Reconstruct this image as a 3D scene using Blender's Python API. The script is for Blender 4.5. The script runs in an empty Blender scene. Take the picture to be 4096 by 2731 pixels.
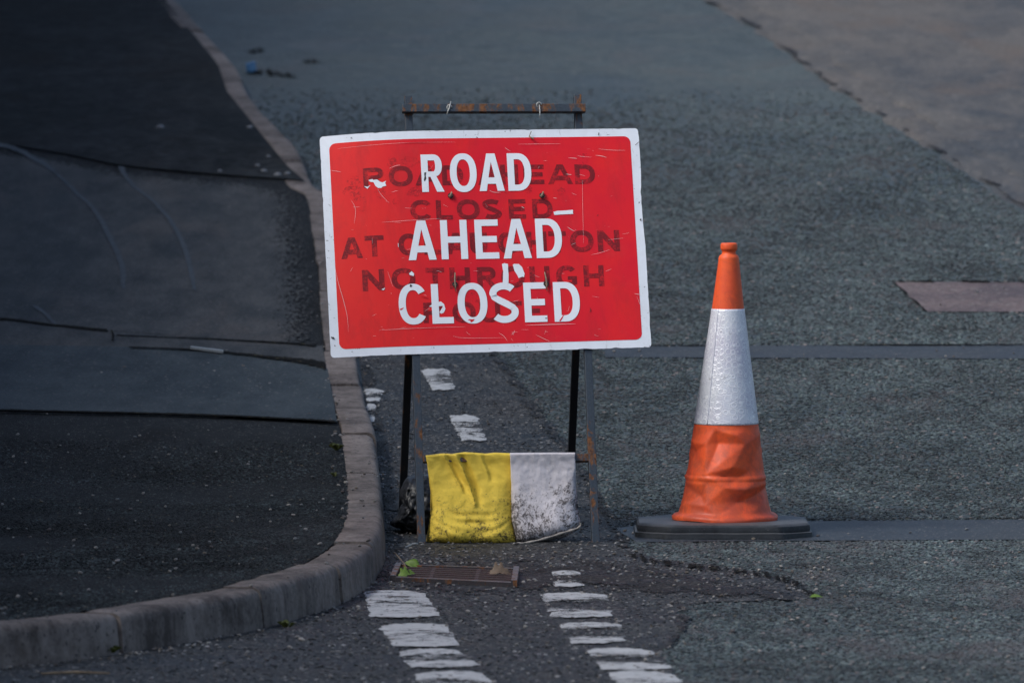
import bpy, bmesh, math, random
import numpy as np
from mathutils import Vector, Matrix, noise as mn
R = math.radians
random.seed(5); rng = np.random.default_rng(7)
scn = bpy.context.scene
COL = scn.collection

# ------------------------------------------------------------------ camera model
F = 30475.0; CAMY = -25.0; CAMH = 1.75
PITCH = math.atan((1365-17)/F)
fwd = Vector((0, math.cos(PITCH), -math.sin(PITCH))); upv = Vector((0, math.sin(PITCH), math.cos(PITCH)))
CAM = Vector((0, CAMY, CAMH))

def splus(t, w): 
    t = t/w
    return w*(t if t > 30 else math.log1p(math.exp(t)))
def G(y):          # height of the road along the street: level junction, then the hill
    return 0.090*(splus(y-0.35, .25) - splus(y-70, 8))
def KH(y):         # upstand of the kerb: full height, dropped for the crossing, full again
    def ss(a, b, t):
        t = min(1, max(0, (t-a)/(b-a))); return t*t*(3-2*t)
    return 0.118 - 0.085*ss(1.6, 3.6, y) + 0.06*ss(9.6, 11.5, y)

def ray(px, py):
    return fwd + Vector((1, 0, 0))*((px-2048)/F) - upv*((py-1365)/F)
def at(px, py, Y):           # point at depth Y seen along a direction
    d = ray(px, py); t = (Y-CAMY)/d.y
    return CAM + d*t
def gp(px, py, off=0.0, kerb=False):   # point of the ground
    d = ray(px, py)
    def f(Y):
        t = (Y-CAMY)/d.y; z = CAMH + d.z*t
        return z - (G(Y) + (KH(Y) if kerb else 0) + off)
    a = -12.0; b = a
    while b < 60 and f(b) > 0: b += .25
    lo, hi = b-.25, b
    for _ in range(30):
        m = (lo+hi)/2
        if f(m) > 0: lo = m
        else: hi = m
    Y = (lo+hi)/2; t = (Y-CAMY)/d.y
    return Vector((d.x*t, Y, CAMH + d.z*t))

# ------------------------------------------------------------------ object helpers
def tag(o, label=None, cat=None, group=None, kind=None):
    if label: o['label'] = label
    if cat: o['category'] = cat
    if group: o['group'] = group
    if kind: o['kind'] = kind
    return o
def mk(name, verts, faces, mat, parent=None, smooth=False, uvs=None, loc=None):
    me = bpy.data.meshes.new(name)
    off = Vector((0, 0, 0))
    if parent is not None:
        p = parent
        while p is not None: off += p.location; p = p.parent
    elif loc is not None: off = Vector(loc)
    me.from_pydata([tuple(Vector(v)-off) for v in verts], [], faces)
    if uvs:
        ul = me.uv_layers.new(name='UVMap')
        for l in me.loops: ul.data[l.index].uv = uvs[l.vertex_index]
    if smooth: me.polygons.foreach_set('use_smooth', [True]*len(me.polygons))
    me.materials.append(mat); me.update()
    o = bpy.data.objects.new(name, me); COL.objects.link(o)
    if parent is not None: o.parent = parent
    elif loc is not None: o.location = loc
    return o
def empty(name, loc):
    o = bpy.data.objects.new(name, None); o.empty_display_size = .1; o.location = loc; COL.objects.link(o); return o
class MB:
    def __init__(s): s.v = []; s.f = []
    def add(s, v, f):
        n = len(s.v); s.v += [Vector(x) for x in v]; s.f += [tuple(i+n for i in q) for q in f]
    def box(s, c, ax, ay, az, bev=0.0):    # centre and three half-axis vectors, with bevelled long edges
        c = Vector(c); ax = Vector(ax); ay = Vector(ay); az = Vector(az)
        if bev <= 0:
            v = [c+ax*i+ay*j+az*k for i in (-1, 1) for j in (-1, 1) for k in (-1, 1)]
            s.add(v, [(0,1,3,2),(4,6,7,5),(0,4,5,1),(2,3,7,6),(0,2,6,4),(1,5,7,3)]); return
        bm = bmesh.new(); vs = [bm.verts.new(c+ax*i+ay*j+az*k) for i in (-1, 1) for j in (-1, 1) for k in (-1, 1)]
        for q in [(0,1,3,2),(4,6,7,5),(0,4,5,1),(2,3,7,6),(0,2,6,4),(1,5,7,3)]: bm.faces.new([vs[i] for i in q])
        bmesh.ops.bevel(bm, geom=bm.edges[:], offset=bev, segments=2, affect='EDGES', profile=.5)
        bm.verts.index_update(); s.add([v.co.copy() for v in bm.verts], [tuple(v.index for v in f.verts) for f in bm.faces]); bm.free()
    def tube(s, pts, r, n=7):
        pts = [Vector(p) for p in pts]; rings = []
        rr = r if isinstance(r, (list, tuple)) else [r]*len(pts)
        for i, p in enumerate(pts):
            d = (pts[min(i+1, len(pts)-1)]-pts[max(i-1, 0)]).normalized()
            a = d.orthogonal().normalized() if i == 0 else (pa - d*pa.dot(d)).normalized()
            pa = a; b = d.cross(a)
            rings.append([p+(a*math.cos(t*math.tau/n)+b*math.sin(t*math.tau/n))*rr[i] for t in range(n)])
        v = [q for r_ in rings for q in r_]; f = []
        for i in range(len(rings)-1):
            for k in range(n): f.append((i*n+k, i*n+(k+1) % n, (i+1)*n+(k+1) % n, (i+1)*n+k))
        f.append(tuple(range(n))[::-1]); f.append(tuple((len(rings)-1)*n+k for k in range(n)))
        s.add(v, f)
    def build(s, name, mat, parent=None, smooth=False, loc=None): return mk(name, s.v, s.f, mat, parent, smooth, loc=loc)

# ------------------------------------------------------------------ node helpers
class NT:
    def __init__(s, name):
        s.m = bpy.data.materials.new(name); s.m.use_nodes = True; s.t = s.m.node_tree; s.t.nodes.clear()
        s.out = s.t.nodes.new('ShaderNodeOutputMaterial'); s.b = s.n('ShaderNodeBsdfPrincipled')
        s.l(s.b.outputs[0], s.out.inputs[0]); s.co = s.n('ShaderNodeTexCoord')
    def n(s, ty, **k):
        o = s.t.nodes.new(ty)
        for a, v in k.items(): setattr(o, a, v)
        return o
    def l(s, a, b): s.t.links.new(a, b)
    def set(s, sock, v):
        if hasattr(v, 'links') or isinstance(v, bpy.types.NodeSocket): s.l(v, sock)
        else: sock.default_value = v
    def mapc(s, scale=(1, 1, 1), src='Object', loc=(0, 0, 0), rot=(0, 0, 0)):
        m = s.n('ShaderNodeMapping'); s.l(s.co.outputs[src], m.inputs[0]); m.inputs['Scale'].default_value = scale
        m.inputs['Location'].default_value = loc; m.inputs['Rotation'].default_value = rot; return m.outputs[0]
    def noise(s, vec, scale, detail=4, rough=.6, dist=0.0):
        o = s.n('ShaderNodeTexNoise'); s.l(vec, o.inputs['Vector']); o.inputs['Scale'].default_value = scale
        o.inputs['Detail'].default_value = detail; o.inputs['Roughness'].default_value = rough; o.inputs['Distortion'].default_value = dist; return o.outputs[0]
    def vor(s, vec, scale, feature='F1', rnd=1.0, out='Distance'):
        o = s.n('ShaderNodeTexVoronoi', feature=feature); s.l(vec, o.inputs['Vector']); o.inputs['Scale'].default_value = scale
        o.inputs['Randomness'].default_value = rnd; return o.outputs[out]
    def ramp(s, fac, a, b, va=0.0, vb=1.0):
        o = s.n('ShaderNodeMapRange', clamp=True); s.l(fac, o.inputs[0]); o.inputs[1].default_value = a; o.inputs[2].default_value = b
        o.inputs[3].default_value = va; o.inputs[4].default_value = vb; return o.outputs[0]
    def mix(s, fac, a, b, mode='MIX'):
        o = s.n('ShaderNodeMix', data_type='RGBA', blend_type=mode); s.set(o.inputs[0], fac)
        s.set(o.inputs[6], a if not isinstance(a, tuple) else (*a, 1)[:4]); s.set(o.inputs[7], b if not isinstance(b, tuple) else (*b, 1)[:4]); return o.outputs[2]
    def math(s, op, a, b=0.0):
        o = s.n('ShaderNodeMath', operation=op); s.set(o.inputs[0], a); s.set(o.inputs[1], b); return o.outputs[0]
    def bump(s, h, strength=.5, dist=.01, prev=None):
        o = s.n('ShaderNodeBump'); o.inputs['Strength'].default_value = strength; o.inputs['Distance'].default_value = dist
        s.l(h, o.inputs['Height'])
        if prev is not None: s.l(prev, o.inputs['Normal'])
        s.l(o.outputs[0], s.b.inputs['Normal']); return o.outputs[0]
    def base(s, c): s.set(s.b.inputs['Base Color'], c if not isinstance(c, tuple) else (*c, 1)[:4])
    def rough(s, v, spec=.5): s.set(s.b.inputs['Roughness'], v); s.b.inputs['Specular IOR Level'].default_value = spec

def asphalt(name, dark, light, fine=110, speck=(.2, .19, .18), speckamt=.06, rough=(.55, .85), bump=.6, spec=.4, big=.9, tint=None, stretch=1.0):
    m = NT(name); c = m.mapc((1, stretch, 1)); c1 = m.mapc()
    a = m.noise(c, big, 5, .65, .4); b = m.noise(c, big*9, 5, .65); f = m.noise(c1, fine, 3, .7)
    k = m.math('ADD', m.math('MULTIPLY', a, .55), m.math('ADD', m.math('MULTIPLY', b, .3), m.math('MULTIPLY', f, .3)))
    col = m.mix(m.ramp(k, .50, .65), dark, light)
    if tint: col = m.mix(m.ramp(m.noise(c, big*2.3, 4, .6, .6), .52, .68, 0, .7), col, tint)
    vc = m.vor(c1, fine*1.0, out='Color'); sep = m.n('ShaderNodeSeparateColor'); m.l(vc, sep.inputs[0])
    col = m.mix(m.ramp(sep.outputs[0], 1-speckamt, 1-speckamt+.01, 0, .8), col, speck)
    col = m.mix(m.ramp(sep.outputs[1], 0, 1, .0, .45), col, tuple(x*.35 for x in dark))
    m.base(col); m.rough(m.ramp(a, .35, .65, rough[0], rough[1]), spec)
    v = m.vor(c1, fine*.9, feature='SMOOTH_F1'); h = m.math('SUBTRACT', f, v)
    m.bump(h, bump, .006); return m.m

M = {}
M['road'] = asphalt('road_asphalt', (.032, .046, .050), (.070, .092, .098), 95, rough=(.5, .75), tint=(.070, .076, .078), bump=.9, stretch=.6)
M['strip'] = asphalt('old_asphalt', (.008, .010, .012), (.036, .040, .045), 120, speckamt=.12, rough=(.55, .8), spec=.3, tint=(.024, .020, .019), bump=.8, big=1.6)
M['reinst'] = asphalt('smooth_asphalt', (.022, .028, .038), (.040, .050, .062), 160, speckamt=.03, rough=(.5, .75), bump=.3)
M['pink'] = asphalt('pink_asphalt', (.075, .055, .058), (.15, .115, .118), 70, rough=(.6, .8), bump=.8, big=2.5)
M['pave'] = asphalt('footway_asphalt', (.011, .013, .015), (.028, .032, .036), 170, speckamt=.03, spec=.12, rough=(.75, .95), bump=.9, tint=(.012, .012, .013), stretch=.5)
M['pavefar'] = asphalt('worn_footway', (.008, .010, .012), (.036, .040, .044), 22, spec=.08, speckamt=.03, rough=(.8, .95), tint=(.018, .015, .014), stretch=.4, speck=(.03, .03, .03))
M['band'] = asphalt('smooth_footway', (.024, .034, .043), (.062, .078, .090), 130, spec=.15, speckamt=.02, rough=(.7, .9), bump=.25, stretch=.35)
M['slab'] = asphalt('crossing_surface', (.026, .031, .036), (.092, .095, .098), 150, spec=.15, speckamt=.02, rough=(.7, .9), bump=.3, tint=(.098, .088, .084), stretch=.25, big=.9)
M['far'] = asphalt('forecourt', (.040, .046, .054), (.115, .108, .104), 60, spec=.3, speckamt=.02, rough=(.6, .85), tint=(.12, .095, .080), stretch=.3, big=.7)
M['farkerb'] = asphalt('rubble_edge', (.035, .042, .042), (.15, .155, .155), 14, speckamt=.05, speck=(.2, .2, .2), big=6)
M['tar'] = asphalt('tar', (.040, .050, .062), (.066, .078, .092), 60, speckamt=0.001, spec=.2, rough=(.6, .8), bump=.3)
M['crack'] = asphalt('crack_dirt', (.003, .003, .003), (.012, .011, .010), 80, speckamt=.03, speck=(.10, .09, .05), rough=(.9, 1), spec=.1)
M['mud'] = asphalt('mud', (.004, .004, .005), (.024, .022, .022), 130, speckamt=.10, speck=(.14, .13, .12), spec=.25, rough=(.5, .8), bump=1.0, big=4)

def kerbmat():
    m = NT('kerb_concrete'); c = m.mapc(); cs = m.mapc((1, 1, .25))
    a = m.noise(c, 3.5, 5, .65, .3); b = m.noise(c, 60, 4, .7); st = m.noise(cs, 22, 4, .6)
    k = m.math('ADD', m.math('MULTIPLY', a, .5), m.math('ADD', m.math('MULTIPLY', st, .3), m.math('MULTIPLY', b, .3)))
    col = m.mix(m.ramp(k, .44, .66), (.055, .044, .040), (.22, .188, .172))
    sp = m.noise(c, 75, 2, .5)
    col = m.mix(m.ramp(sp, .64, .68, 0, .85), col, (.015, .015, .017))
    ti = m.noise(c, 9, 4, .6); col = m.mix(m.ramp(ti, .55, .7, 0, .5), col, (.085, .065, .052))
    m.base(col); m.rough(.8, .3); m.bump(m.math('ADD', b, m.math('MULTIPLY', a, .6)), .6, .004); return m.m
M['kerb'] = kerbmat()

def paintmat():
    m = NT('worn_road_paint'); c = m.mapc(); cs = m.mapc((.5, 1, 1))
    a = m.noise(c, 9, 6, .7, .5); b = m.noise(cs, 38, 4, .75, .3)
    f = m.noise(c, 170, 3, .8); k = m.math('ADD', m.math('MULTIPLY', a, .35), m.math('ADD', m.math('MULTIPLY', b, .35), m.math('MULTIPLY', f, .30)))
    # each marking carries the amount of wear in its own colour attribute
    at_ = m.n('ShaderNodeAttribute', attribute_name='wear'); w = at_.outputs['Fac']
    k = m.math('ADD', m.math('MULTIPLY', m.math('SUBTRACT', k, .5), 2.3), .5)
    hole = m.math('GREATER_THAN', m.math('ADD', k, m.math('MULTIPLY', w, .40)), .65)
    dirt = m.mix(m.ramp(b, .35, .7, 0, .6), (.44, .45, .46), (.20, .21, .22))
    m.base(dirt); m.rough(.6, .3); m.bump(a, .4, .003)
    tr = m.n('ShaderNodeBsdfTransparent'); mx = m.n('ShaderNodeMixShader'); m.l(hole, mx.inputs[0]); m.l(m.b.outputs[0], mx.inputs[1]); m.l(tr.outputs[0], mx.inputs[2])
    m.l(mx.outputs[0], m.out.inputs[0]); return m.m
M['paint'] = paintmat()

def stonemat(name, cols, pale, pamt, rough=.5, spec=.5, mottle=None):
    m = NT(name); oi = m.n('ShaderNodeObjectInfo'); r = oi.outputs['Random']
    cr = m.n('ShaderNodeValToRGB'); m.l(r, cr.inputs[0]); e = cr.color_ramp; e.interpolation = 'CONSTANT'
    n = len(cols)
    e.elements[0].color = (*cols[0], 1); e.elements[1].position = 1-pamt; e.elements[1].color = (*pale, 1)
    for i in range(1, n): x = e.elements.new(i*(1-pamt)/n); x.color = (*cols[i], 1)
    lm = m.n('ShaderNodeMapping'); m.l(oi.outputs['Location'], lm.inputs[0]); lm.inputs['Scale'].default_value = (1, .55, 1)
    g1 = m.noise(lm.outputs[0], 1.1, 5, .65, .4); g2 = m.noise(lm.outputs[0], 7, 4, .65)
    gg = m.ramp(m.math('ADD', m.math('MULTIPLY', g1, .5), m.math('MULTIPLY', g2, .5)), .42, .60, .50, 1.45)
    if not mottle: gg = m.math('MULTIPLY', gg, 0.0); gg = m.math('ADD', gg, 1.0)
    vm = m.n('ShaderNodeVectorMath', operation='SCALE'); m.l(cr.outputs[0], vm.inputs[0]); m.l(gg, vm.inputs['Scale'])
    col = vm.outputs[0]
    if mottle: col = m.mix(m.ramp(m.noise(lm.outputs[0], 2.6, 4, .6, .6), .54, .66, 0, .45), col, mottle)
    m.base(col); m.rough(rough, spec); m.bump(m.noise(m.mapc(), 1.5, 3, .7), .5, .3); return m.m
M['chip'] = stonemat('road_chipping', [(.012, .018, .020), (.066, .092, .095), (.046, .066, .072), (.112, .146, .146), (.064, .068, .074), (.018, .027, .032), (.084, .112, .118), (.036, .054, .056)], (.20, .17, .165), .02, .5, .5, (.095, .080, .086))
M['chip2'] = stonemat('worn_chipping', [(.020, .022, .024), (.036, .040, .044), (.028, .033, .036), (.060, .064, .068), (.044, .044, .048)], (.28, .28, .28), .11, .42, .5, (.03, .027, .028))
M['chip3'] = stonemat('footway_chipping', [(.010, .014, .016), (.036, .046, .050), (.022, .030, .033), (.060, .074, .080), (.005, .006, .008), (.032, .036, .040)], (.14, .12, .09), .008, .75, .2, (.010, .010, .010))
M['grit'] = stonemat('grit', [(.20, .19, .18), (.14, .12, .10), (.25, .24, .24), (.09, .08, .08), (.16, .17, .18)], (.33, .31, .29), .2, .6)

def steelmat(name='painted_steel', rust=.5, base=(.030, .040, .055)):
    m = NT(name); c = m.mapc(); cs = m.mapc((1, 1, .35))
    a = m.noise(cs, 22, 6, .7, .8); b = m.noise(c, 180, 3, .6)
    col = m.mix(m.ramp(b, .3, .7), base, tuple(x*1.8 for x in base))
    rc = m.mix(m.ramp(m.noise(c, 90, 4, .7), .35, .65), (.050, .020, .010), (.20, .080, .025))
    sz = m.n('ShaderNodeSeparateXYZ'); m.l(m.co.outputs['Object'], sz.inputs[0]); a = m.math('ADD', a, m.ramp(sz.outputs[2], 1.37, 1.41, 0, .055))
    f = m.ramp(a, .64-rust*.16, .70-rust*.16)
    m.base(m.mix(f, col, rc)); m.rough(m.ramp(f, 0, 1, .36, .85), .5); m.bump(m.math('ADD', a, m.math('MULTIPLY', b, .3)), .35, .003); return m.m
M['steel'] = steelmat('painted_steel', .62, (.022, .030, .040)); M['rusty'] = steelmat('rusty_steel', .95, (.020, .026, .034)); M['darksteel'] = steelmat('black_steel', .2, (.010, .011, .013))
M['iron'] = steelmat('cast_iron', .75, (.028, .026, .030))

def signwhite():
    m = NT('sign_white'); c = m.mapc(); 
    a = m.noise(c, 14, 5, .7, .5); b = m.noise(c, 120, 3, .6); s = m.noise(m.mapc((1, 1, .12)), 60, 4, .75, .4)
    col = m.mix(m.ramp(a, .35, .7, 0, .5), (.74, .79, .87), (.60, .64, .69))
    col = m.mix(m.ramp(s, .62, .72, 0, .45), col, (.33, .34, .36))
    k = m.math('ADD', m.math('MULTIPLY', a, .45), m.math('MULTIPLY', b, .6))
    col = m.mix(m.ramp(k, .655, .675, 0, .9), col, (.06, .06, .07))
    m.base(col); m.rough(.5, .35); m.bump(a, .12, .003); return m.m
M['swhite'] = signwhite()
def lettermat():
    m = NT('white_vinyl'); c = m.mapc(); a = m.noise(c, 10, 4, .6); b = m.noise(m.mapc((1, 1, .2)), 70, 4, .8)
    col = m.mix(m.ramp(a, .3, .7, 0, .35), (.78, .82, .88), (.66, .69, .74)); col = m.mix(m.ramp(b, .68, .72, 0, .5), col, (.35, .36, .4))
    m.base(col); m.rough(.5, .3); m.bump(a, .15, .004); return m.m
M['letter'] = lettermat()
def redmat(name, ghost=False):
    m = NT(name); c = m.mapc(src='UV')
    a = m.noise(c, 5, 4, .6, .3); f = m.noise(c, 260, 2, .6)
    red = m.mix(m.ramp(a, .3, .72), (.74, .016, .020), (.64, .006, .026))
    ux = m.n('ShaderNodeSeparateXYZ'); m.l(m.co.outputs['UV'], ux.inputs[0]); fade_and_light = m.math('ADD', ux.outputs[0], m.math('MULTIPLY', m.math('SUBTRACT', m.noise(c, 3, 4, .6), .5), .5))
    red = m.mix(m.ramp(fade_and_light, -.05, .45, .85, 0), red, (.80, .030, .020))  # sheeting fade plus light from the left, painted brighter orange that side
    red = m.mix(m.ramp(m.noise(c, 9, 6, .75), .55, .8, 0, .4), red, (.66, .05, .05))
    if ghost:
        g = m.noise(c, 26, 6, .78, .2); g2 = m.noise(c, 150, 3, .7)
        k = m.math('ADD', m.math('MULTIPLY', g, .6), m.math('MULTIPLY', g2, .4))
        gc = m.mix(m.ramp(f, .3, .7), (.125, .007, .012), (.19, .012, .018))
        red = m.mix(m.ramp(k, .49, .62, .96, .25), red, gc)
    # fine scratches in the sheeting
    for i, (rz, sc, th) in enumerate(((.3, 16, .762), (-.9, 13, .77), (1.45, 18, .765))):
        v = m.mapc((.12, 1, 1), src='UV', rot=(0, 0, rz), loc=(i*3.1, i, 0)); s = m.noise(v, sc*9, 2, .5, .0)
        red = m.mix(m.ramp(s, th, th+.02, 0, .65), red, (.62, .30, .28))
    sp = m.noise(c, 170, 2, .5); red = m.mix(m.ramp(sp, .775, .79, 0, .8), red, (.62, .42, .42))
    red = m.mix(m.ramp(m.noise(c, 130, 2, .5, .5), .79, .80, 0, .8), red, (.08, .03, .03))
    gr = m.noise(m.mapc((1, .35, 1), src='UV'), 11, 6, .72, .3); red = m.mix(m.ramp(gr, .50, .68, 0, .30), red, (.33, .020, .024))
    m.base(red); m.rough(m.ramp(a, .3, .7, .45, .6), .22); m.bump(a, .1, .004); return m.m
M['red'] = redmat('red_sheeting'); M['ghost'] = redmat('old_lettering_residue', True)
def simple(name, c, rough=.5, spec=.5, nz=0, ns=40, bump=0.0):
    m = NT(name); v = m.mapc(); a = m.noise(v, ns, 4, .65)
    m.base(m.mix(m.ramp(a, .3, .7), tuple(x*(1-nz) for x in c), tuple(min(1, x*(1+nz)) for x in c))); m.rough(rough, spec)
    if bump: m.bump(a, bump, .004)
    return m.m
M['scratch'] = simple('bare_scratch', (.72, .62, .62), .5)
M['hole'] = simple('hole_rim', (.012, .010, .010), .6)
M['wire'] = simple('wire', (.33, .34, .33), .4, .6, .5, 200)
M['wirer'] = simple('rusty_wire', (.22, .17, .12), .6, .5, .5, 200)
M['grateslot'] = simple('rusty_bars', (.034, .019, .017), .6, .5, .5, 60, .4)

def conemat():
    m = NT('orange_pvc'); c = m.mapc(); a = m.noise(c, 7, 5, .65, .5); b = m.noise(m.mapc((1, 1, .4)), 45, 5, .75)
    col = m.mix(m.ramp(a, .3, .7), (.84, .125, .028), (.68, .078, .030))
    col = m.mix(m.ramp(b, .56, .74, 0, .5), col, (.32, .07, .04))
    sz = m.n('ShaderNodeSeparateXYZ'); m.l(m.co.outputs['Object'], sz.inputs[0]); lowz = m.ramp(sz.outputs[2], .08, .42, .16, 0)
    col = m.mix(m.ramp(m.math('ADD', m.noise(c, 16, 6, .75, .4), lowz), .50, .72, 0, .65), col, (.30, .060, .035))
    col = m.mix(m.ramp(m.noise(c, 120, 3, .6), .70, .74, 0, .6), col, (.10, .05, .04))
    m.base(col); m.rough(m.ramp(b, .3, .7, .42, .6), .35); m.bump(m.noise(c, 30, 4, .6), .12, .005); return m.m
M['cone'] = conemat()
def sleevemat():
    m = NT('reflective_sleeve'); c = m.mapc((1, 1, 1), src='UV')
    v = m.vor(c, 46, rnd=.55); e = m.vor(c, 46, feature='DISTANCE_TO_EDGE', rnd=.55)
    ring = m.ramp(m.math('ABSOLUTE', m.math('SUBTRACT', v, .43)), 0, .07, 1, 0)
    edge = m.ramp(e, 0, .05, 1, 0); k = m.math('MAXIMUM', ring, m.math('MULTIPLY', edge, .6))
    a = m.noise(c, 8, 4, .6, .3)
    col = m.mix(m.ramp(a, .35, .7), (.68, .71, .77), (.50, .49, .60)); col = m.mix(m.math('MULTIPLY', k, .85), col, (.92, .94, .97))
    col = m.mix(m.ramp(m.noise(c, 20, 5, .8), .60, .70, 0, .6), col, (.26, .26, .27))
    m.base(col); m.rough(m.ramp(a, .3, .7, .24, .42), .6); m.b.inputs['Metallic'].default_value = .12
    b1 = m.bump(k, .32, .0018); m.bump(m.noise(c, 5, 3, .5), .28, .012, b1); return m.m
M['sleeve'] = sleevemat()
def rubber():
    m = NT('black_rubber'); c = m.mapc(); a = m.noise(c, 10, 5, .7, .4); b = m.noise(c, 90, 4, .7)
    col = m.mix(m.ramp(a, .35, .7), (.012, .014, .018), (.036, .042, .050)); col = m.mix(m.ramp(b, .62, .7, 0, .6), col, (.12, .12, .13))
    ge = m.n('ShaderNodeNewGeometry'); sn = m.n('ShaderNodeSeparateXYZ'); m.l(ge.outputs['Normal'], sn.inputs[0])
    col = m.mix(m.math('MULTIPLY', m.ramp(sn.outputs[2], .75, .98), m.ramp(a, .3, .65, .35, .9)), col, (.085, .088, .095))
    m.base(col); m.rough(.55, .4); m.bump(m.math('ADD', a, m.math('MULTIPLY', b, .5)), .4, .006); return m.m
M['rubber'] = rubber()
def sackmat(name, base, base2, dirt, amt, seed):
    m = NT(name); c = m.mapc(src='UV', loc=(seed, seed, 0))
    w1 = m.n('ShaderNodeTexWave', bands_direction='X'); w2 = m.n('ShaderNodeTexWave', bands_direction='Y')
    for w in (w1, w2):
        m.l(c, w.inputs['Vector']); w.inputs['Scale'].default_value = 75; w.inputs['Distortion'].default_value = .8; w.inputs['Detail Scale'].default_value = 2
    wv = m.math('ADD', w1.outputs['Fac'], w2.outputs['Fac'])
    a = m.noise(c, 4.5, 6, .7, .6); b = m.noise(c, 38, 7, .80, .35); d = m.noise(c, 130, 4, .75)
    col = m.mix(m.ramp(a, .3, .7), base, base2); col = m.mix(m.ramp(wv, 0, 2, .0, .22), col, tuple(x*.4 for x in base))
    uv = m.n('ShaderNodeSeparateXYZ'); m.l(m.co.outputs['UV'], uv.inputs[0])
    low = m.ramp(uv.outputs[1], .03, .27, .10, -.06)     # grime: more where the sack has lain in the gutter
    k = m.math('ADD', m.math('ADD', m.math('MULTIPLY', a, .4), m.math('MULTIPLY', b, .5)), low)
    k2 = m.math('ADD', k, m.math('MULTIPLY', m.math('SUBTRACT', d, .5), .38))
    col = m.mix(m.ramp(k2, .44, .62, 0, .6), col, tuple((x+y)/2.6 for x, y in zip(base, dirt)))
    col = m.mix(m.ramp(k2, .545-amt, .60-amt, 0, .88), col, dirt)
    m.base(col); m.rough(.75, .25); b1 = m.bump(b, .35, .012); m.bump(wv, .25, .0012, b1); return m.m
M['yellow'] = sackmat('yellow_woven_sack', (.92, .66, .085), (.72, .52, .075), (.050, .042, .024), .022, 0)
M['white'] = sackmat('white_woven_sack', (.76, .72, .76), (.54, .51, .53), (.06, .052, .050), .038, 5)
M['blackbag'] = simple('black_polythene', (.014, .016, .020), .45, .4, .4, 18, .5)
M['leafg'] = simple('green_leaf', (.10, .17, .02), .5, .4, .35, 60)
M['leafb'] = simple('brown_leaf', (.13, .09, .06), .6, .4, .3, 60)
M['plast'] = simple('pale_plastic', (.20, .23, .26), .4, .5, .15)
M['blue'] = simple('blue_plastic', (.05, .15, .30), .4, .5, .15)
M['twig'] = simple('twig', (.20, .15, .10), .8, .3, .4)
M['weed'] = simple('weed', (.06, .07, .015), .7, .3, .4)
M['earth'] = asphalt('ground_earth', (.03, .035, .03), (.06, .065, .055), 40)

def soften(mat):
    """copy of a surface material whose ragged rim lets the surface below show; 'cover' falls to 0 at the rim"""
    key = 'soft_'+mat.name
    if key in bpy.data.materials: return bpy.data.materials[key]
    m = mat.copy(); m.name = key; t = m.node_tree
    out = next(n for n in t.nodes if n.type == 'OUTPUT_MATERIAL'); b = next(n for n in t.nodes if n.type == 'BSDF_PRINCIPLED'); co = next(n for n in t.nodes if n.type == 'TEX_COORD')
    mp = t.nodes.new('ShaderNodeMapping'); mp.inputs['Scale'].default_value = (1, .35, 1); t.links.new(co.outputs['Object'], mp.inputs[0])
    nz = t.nodes.new('ShaderNodeTexNoise'); nz.inputs['Scale'].default_value = 60; nz.inputs['Detail'].default_value = 7; nz.inputs['Roughness'].default_value = .75; t.links.new(mp.outputs[0], nz.inputs['Vector'])
    mr = t.nodes.new('ShaderNodeMapRange'); mr.inputs[1].default_value = .3; mr.inputs[2].default_value = .7; t.links.new(nz.outputs[0], mr.inputs[0])
    at_ = t.nodes.new('ShaderNodeAttribute'); at_.attribute_name = 'cover'
    gt = t.nodes.new('ShaderNodeMath'); gt.operation = 'GREATER_THAN'; t.links.new(mr.outputs[0], gt.inputs[0]); t.links.new(at_.outputs['Fac'], gt.inputs[1])
    tr = t.nodes.new('ShaderNodeBsdfTransparent'); mx = t.nodes.new('ShaderNodeMixShader'); t.links.new(gt.outputs[0], mx.inputs[0]); t.links.new(b.outputs[0], mx.inputs[1]); t.links.new(tr.outputs[0], mx.inputs[2]); t.links.new(mx.outputs[0], out.inputs[0])
    return m
# ------------------------------------------------------------------ setting: ground, road, footway, kerb
def sheet(name, x0, x1, ys, zf, mat, kind='structure', nx=24):
    v = []; f = []
    for y in ys:
        for i in range(nx+1): x = x0+(x1-x0)*i/nx; v.append((x, y, zf(x, y)))
    for j in range(len(ys)-1):
        for i in range(nx): a = j*(nx+1)+i; f.append((a, a+1, a+nx+2, a+nx+1))
    return tag(mk(name, v, f, mat, smooth=True), kind=kind)
ysl = [-400, -120, -40, -15]+[-10+i*.5 for i in range(0, 18)]+[-1+i*.12 for i in range(0, 40)]+[4+i*1.0 for i in range(0, 50)]+[56, 60, 66, 72, 80, 90, 110, 150, 220, 400]
sheet('ground', -400, 400, ysl, lambda x, y: G(y)-.022, M['earth'], nx=8)
sheet('road', -14, 22, ysl, lambda x, y: G(y), M['road'], nx=12)

def interp(pts, n):
    """Catmull-Rom through 2-D/3-D points"""
    P = [Vector(p) for p in pts]; out = []
    for i in range(len(P)-1):
        p0 = P[max(i-1, 0)]; p1 = P[i]; p2 = P[i+1]; p3 = P[min(i+2, len(P)-1)]
        for k in range(n):
            t = k/n; out.append(.5*((2*p1)+(p2-p0)*t+(2*p0-5*p1+4*p2-p3)*t*t+(3*p1-p0-3*p2+p3)*t**3))
    out.append(P[-1]); return out

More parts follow.
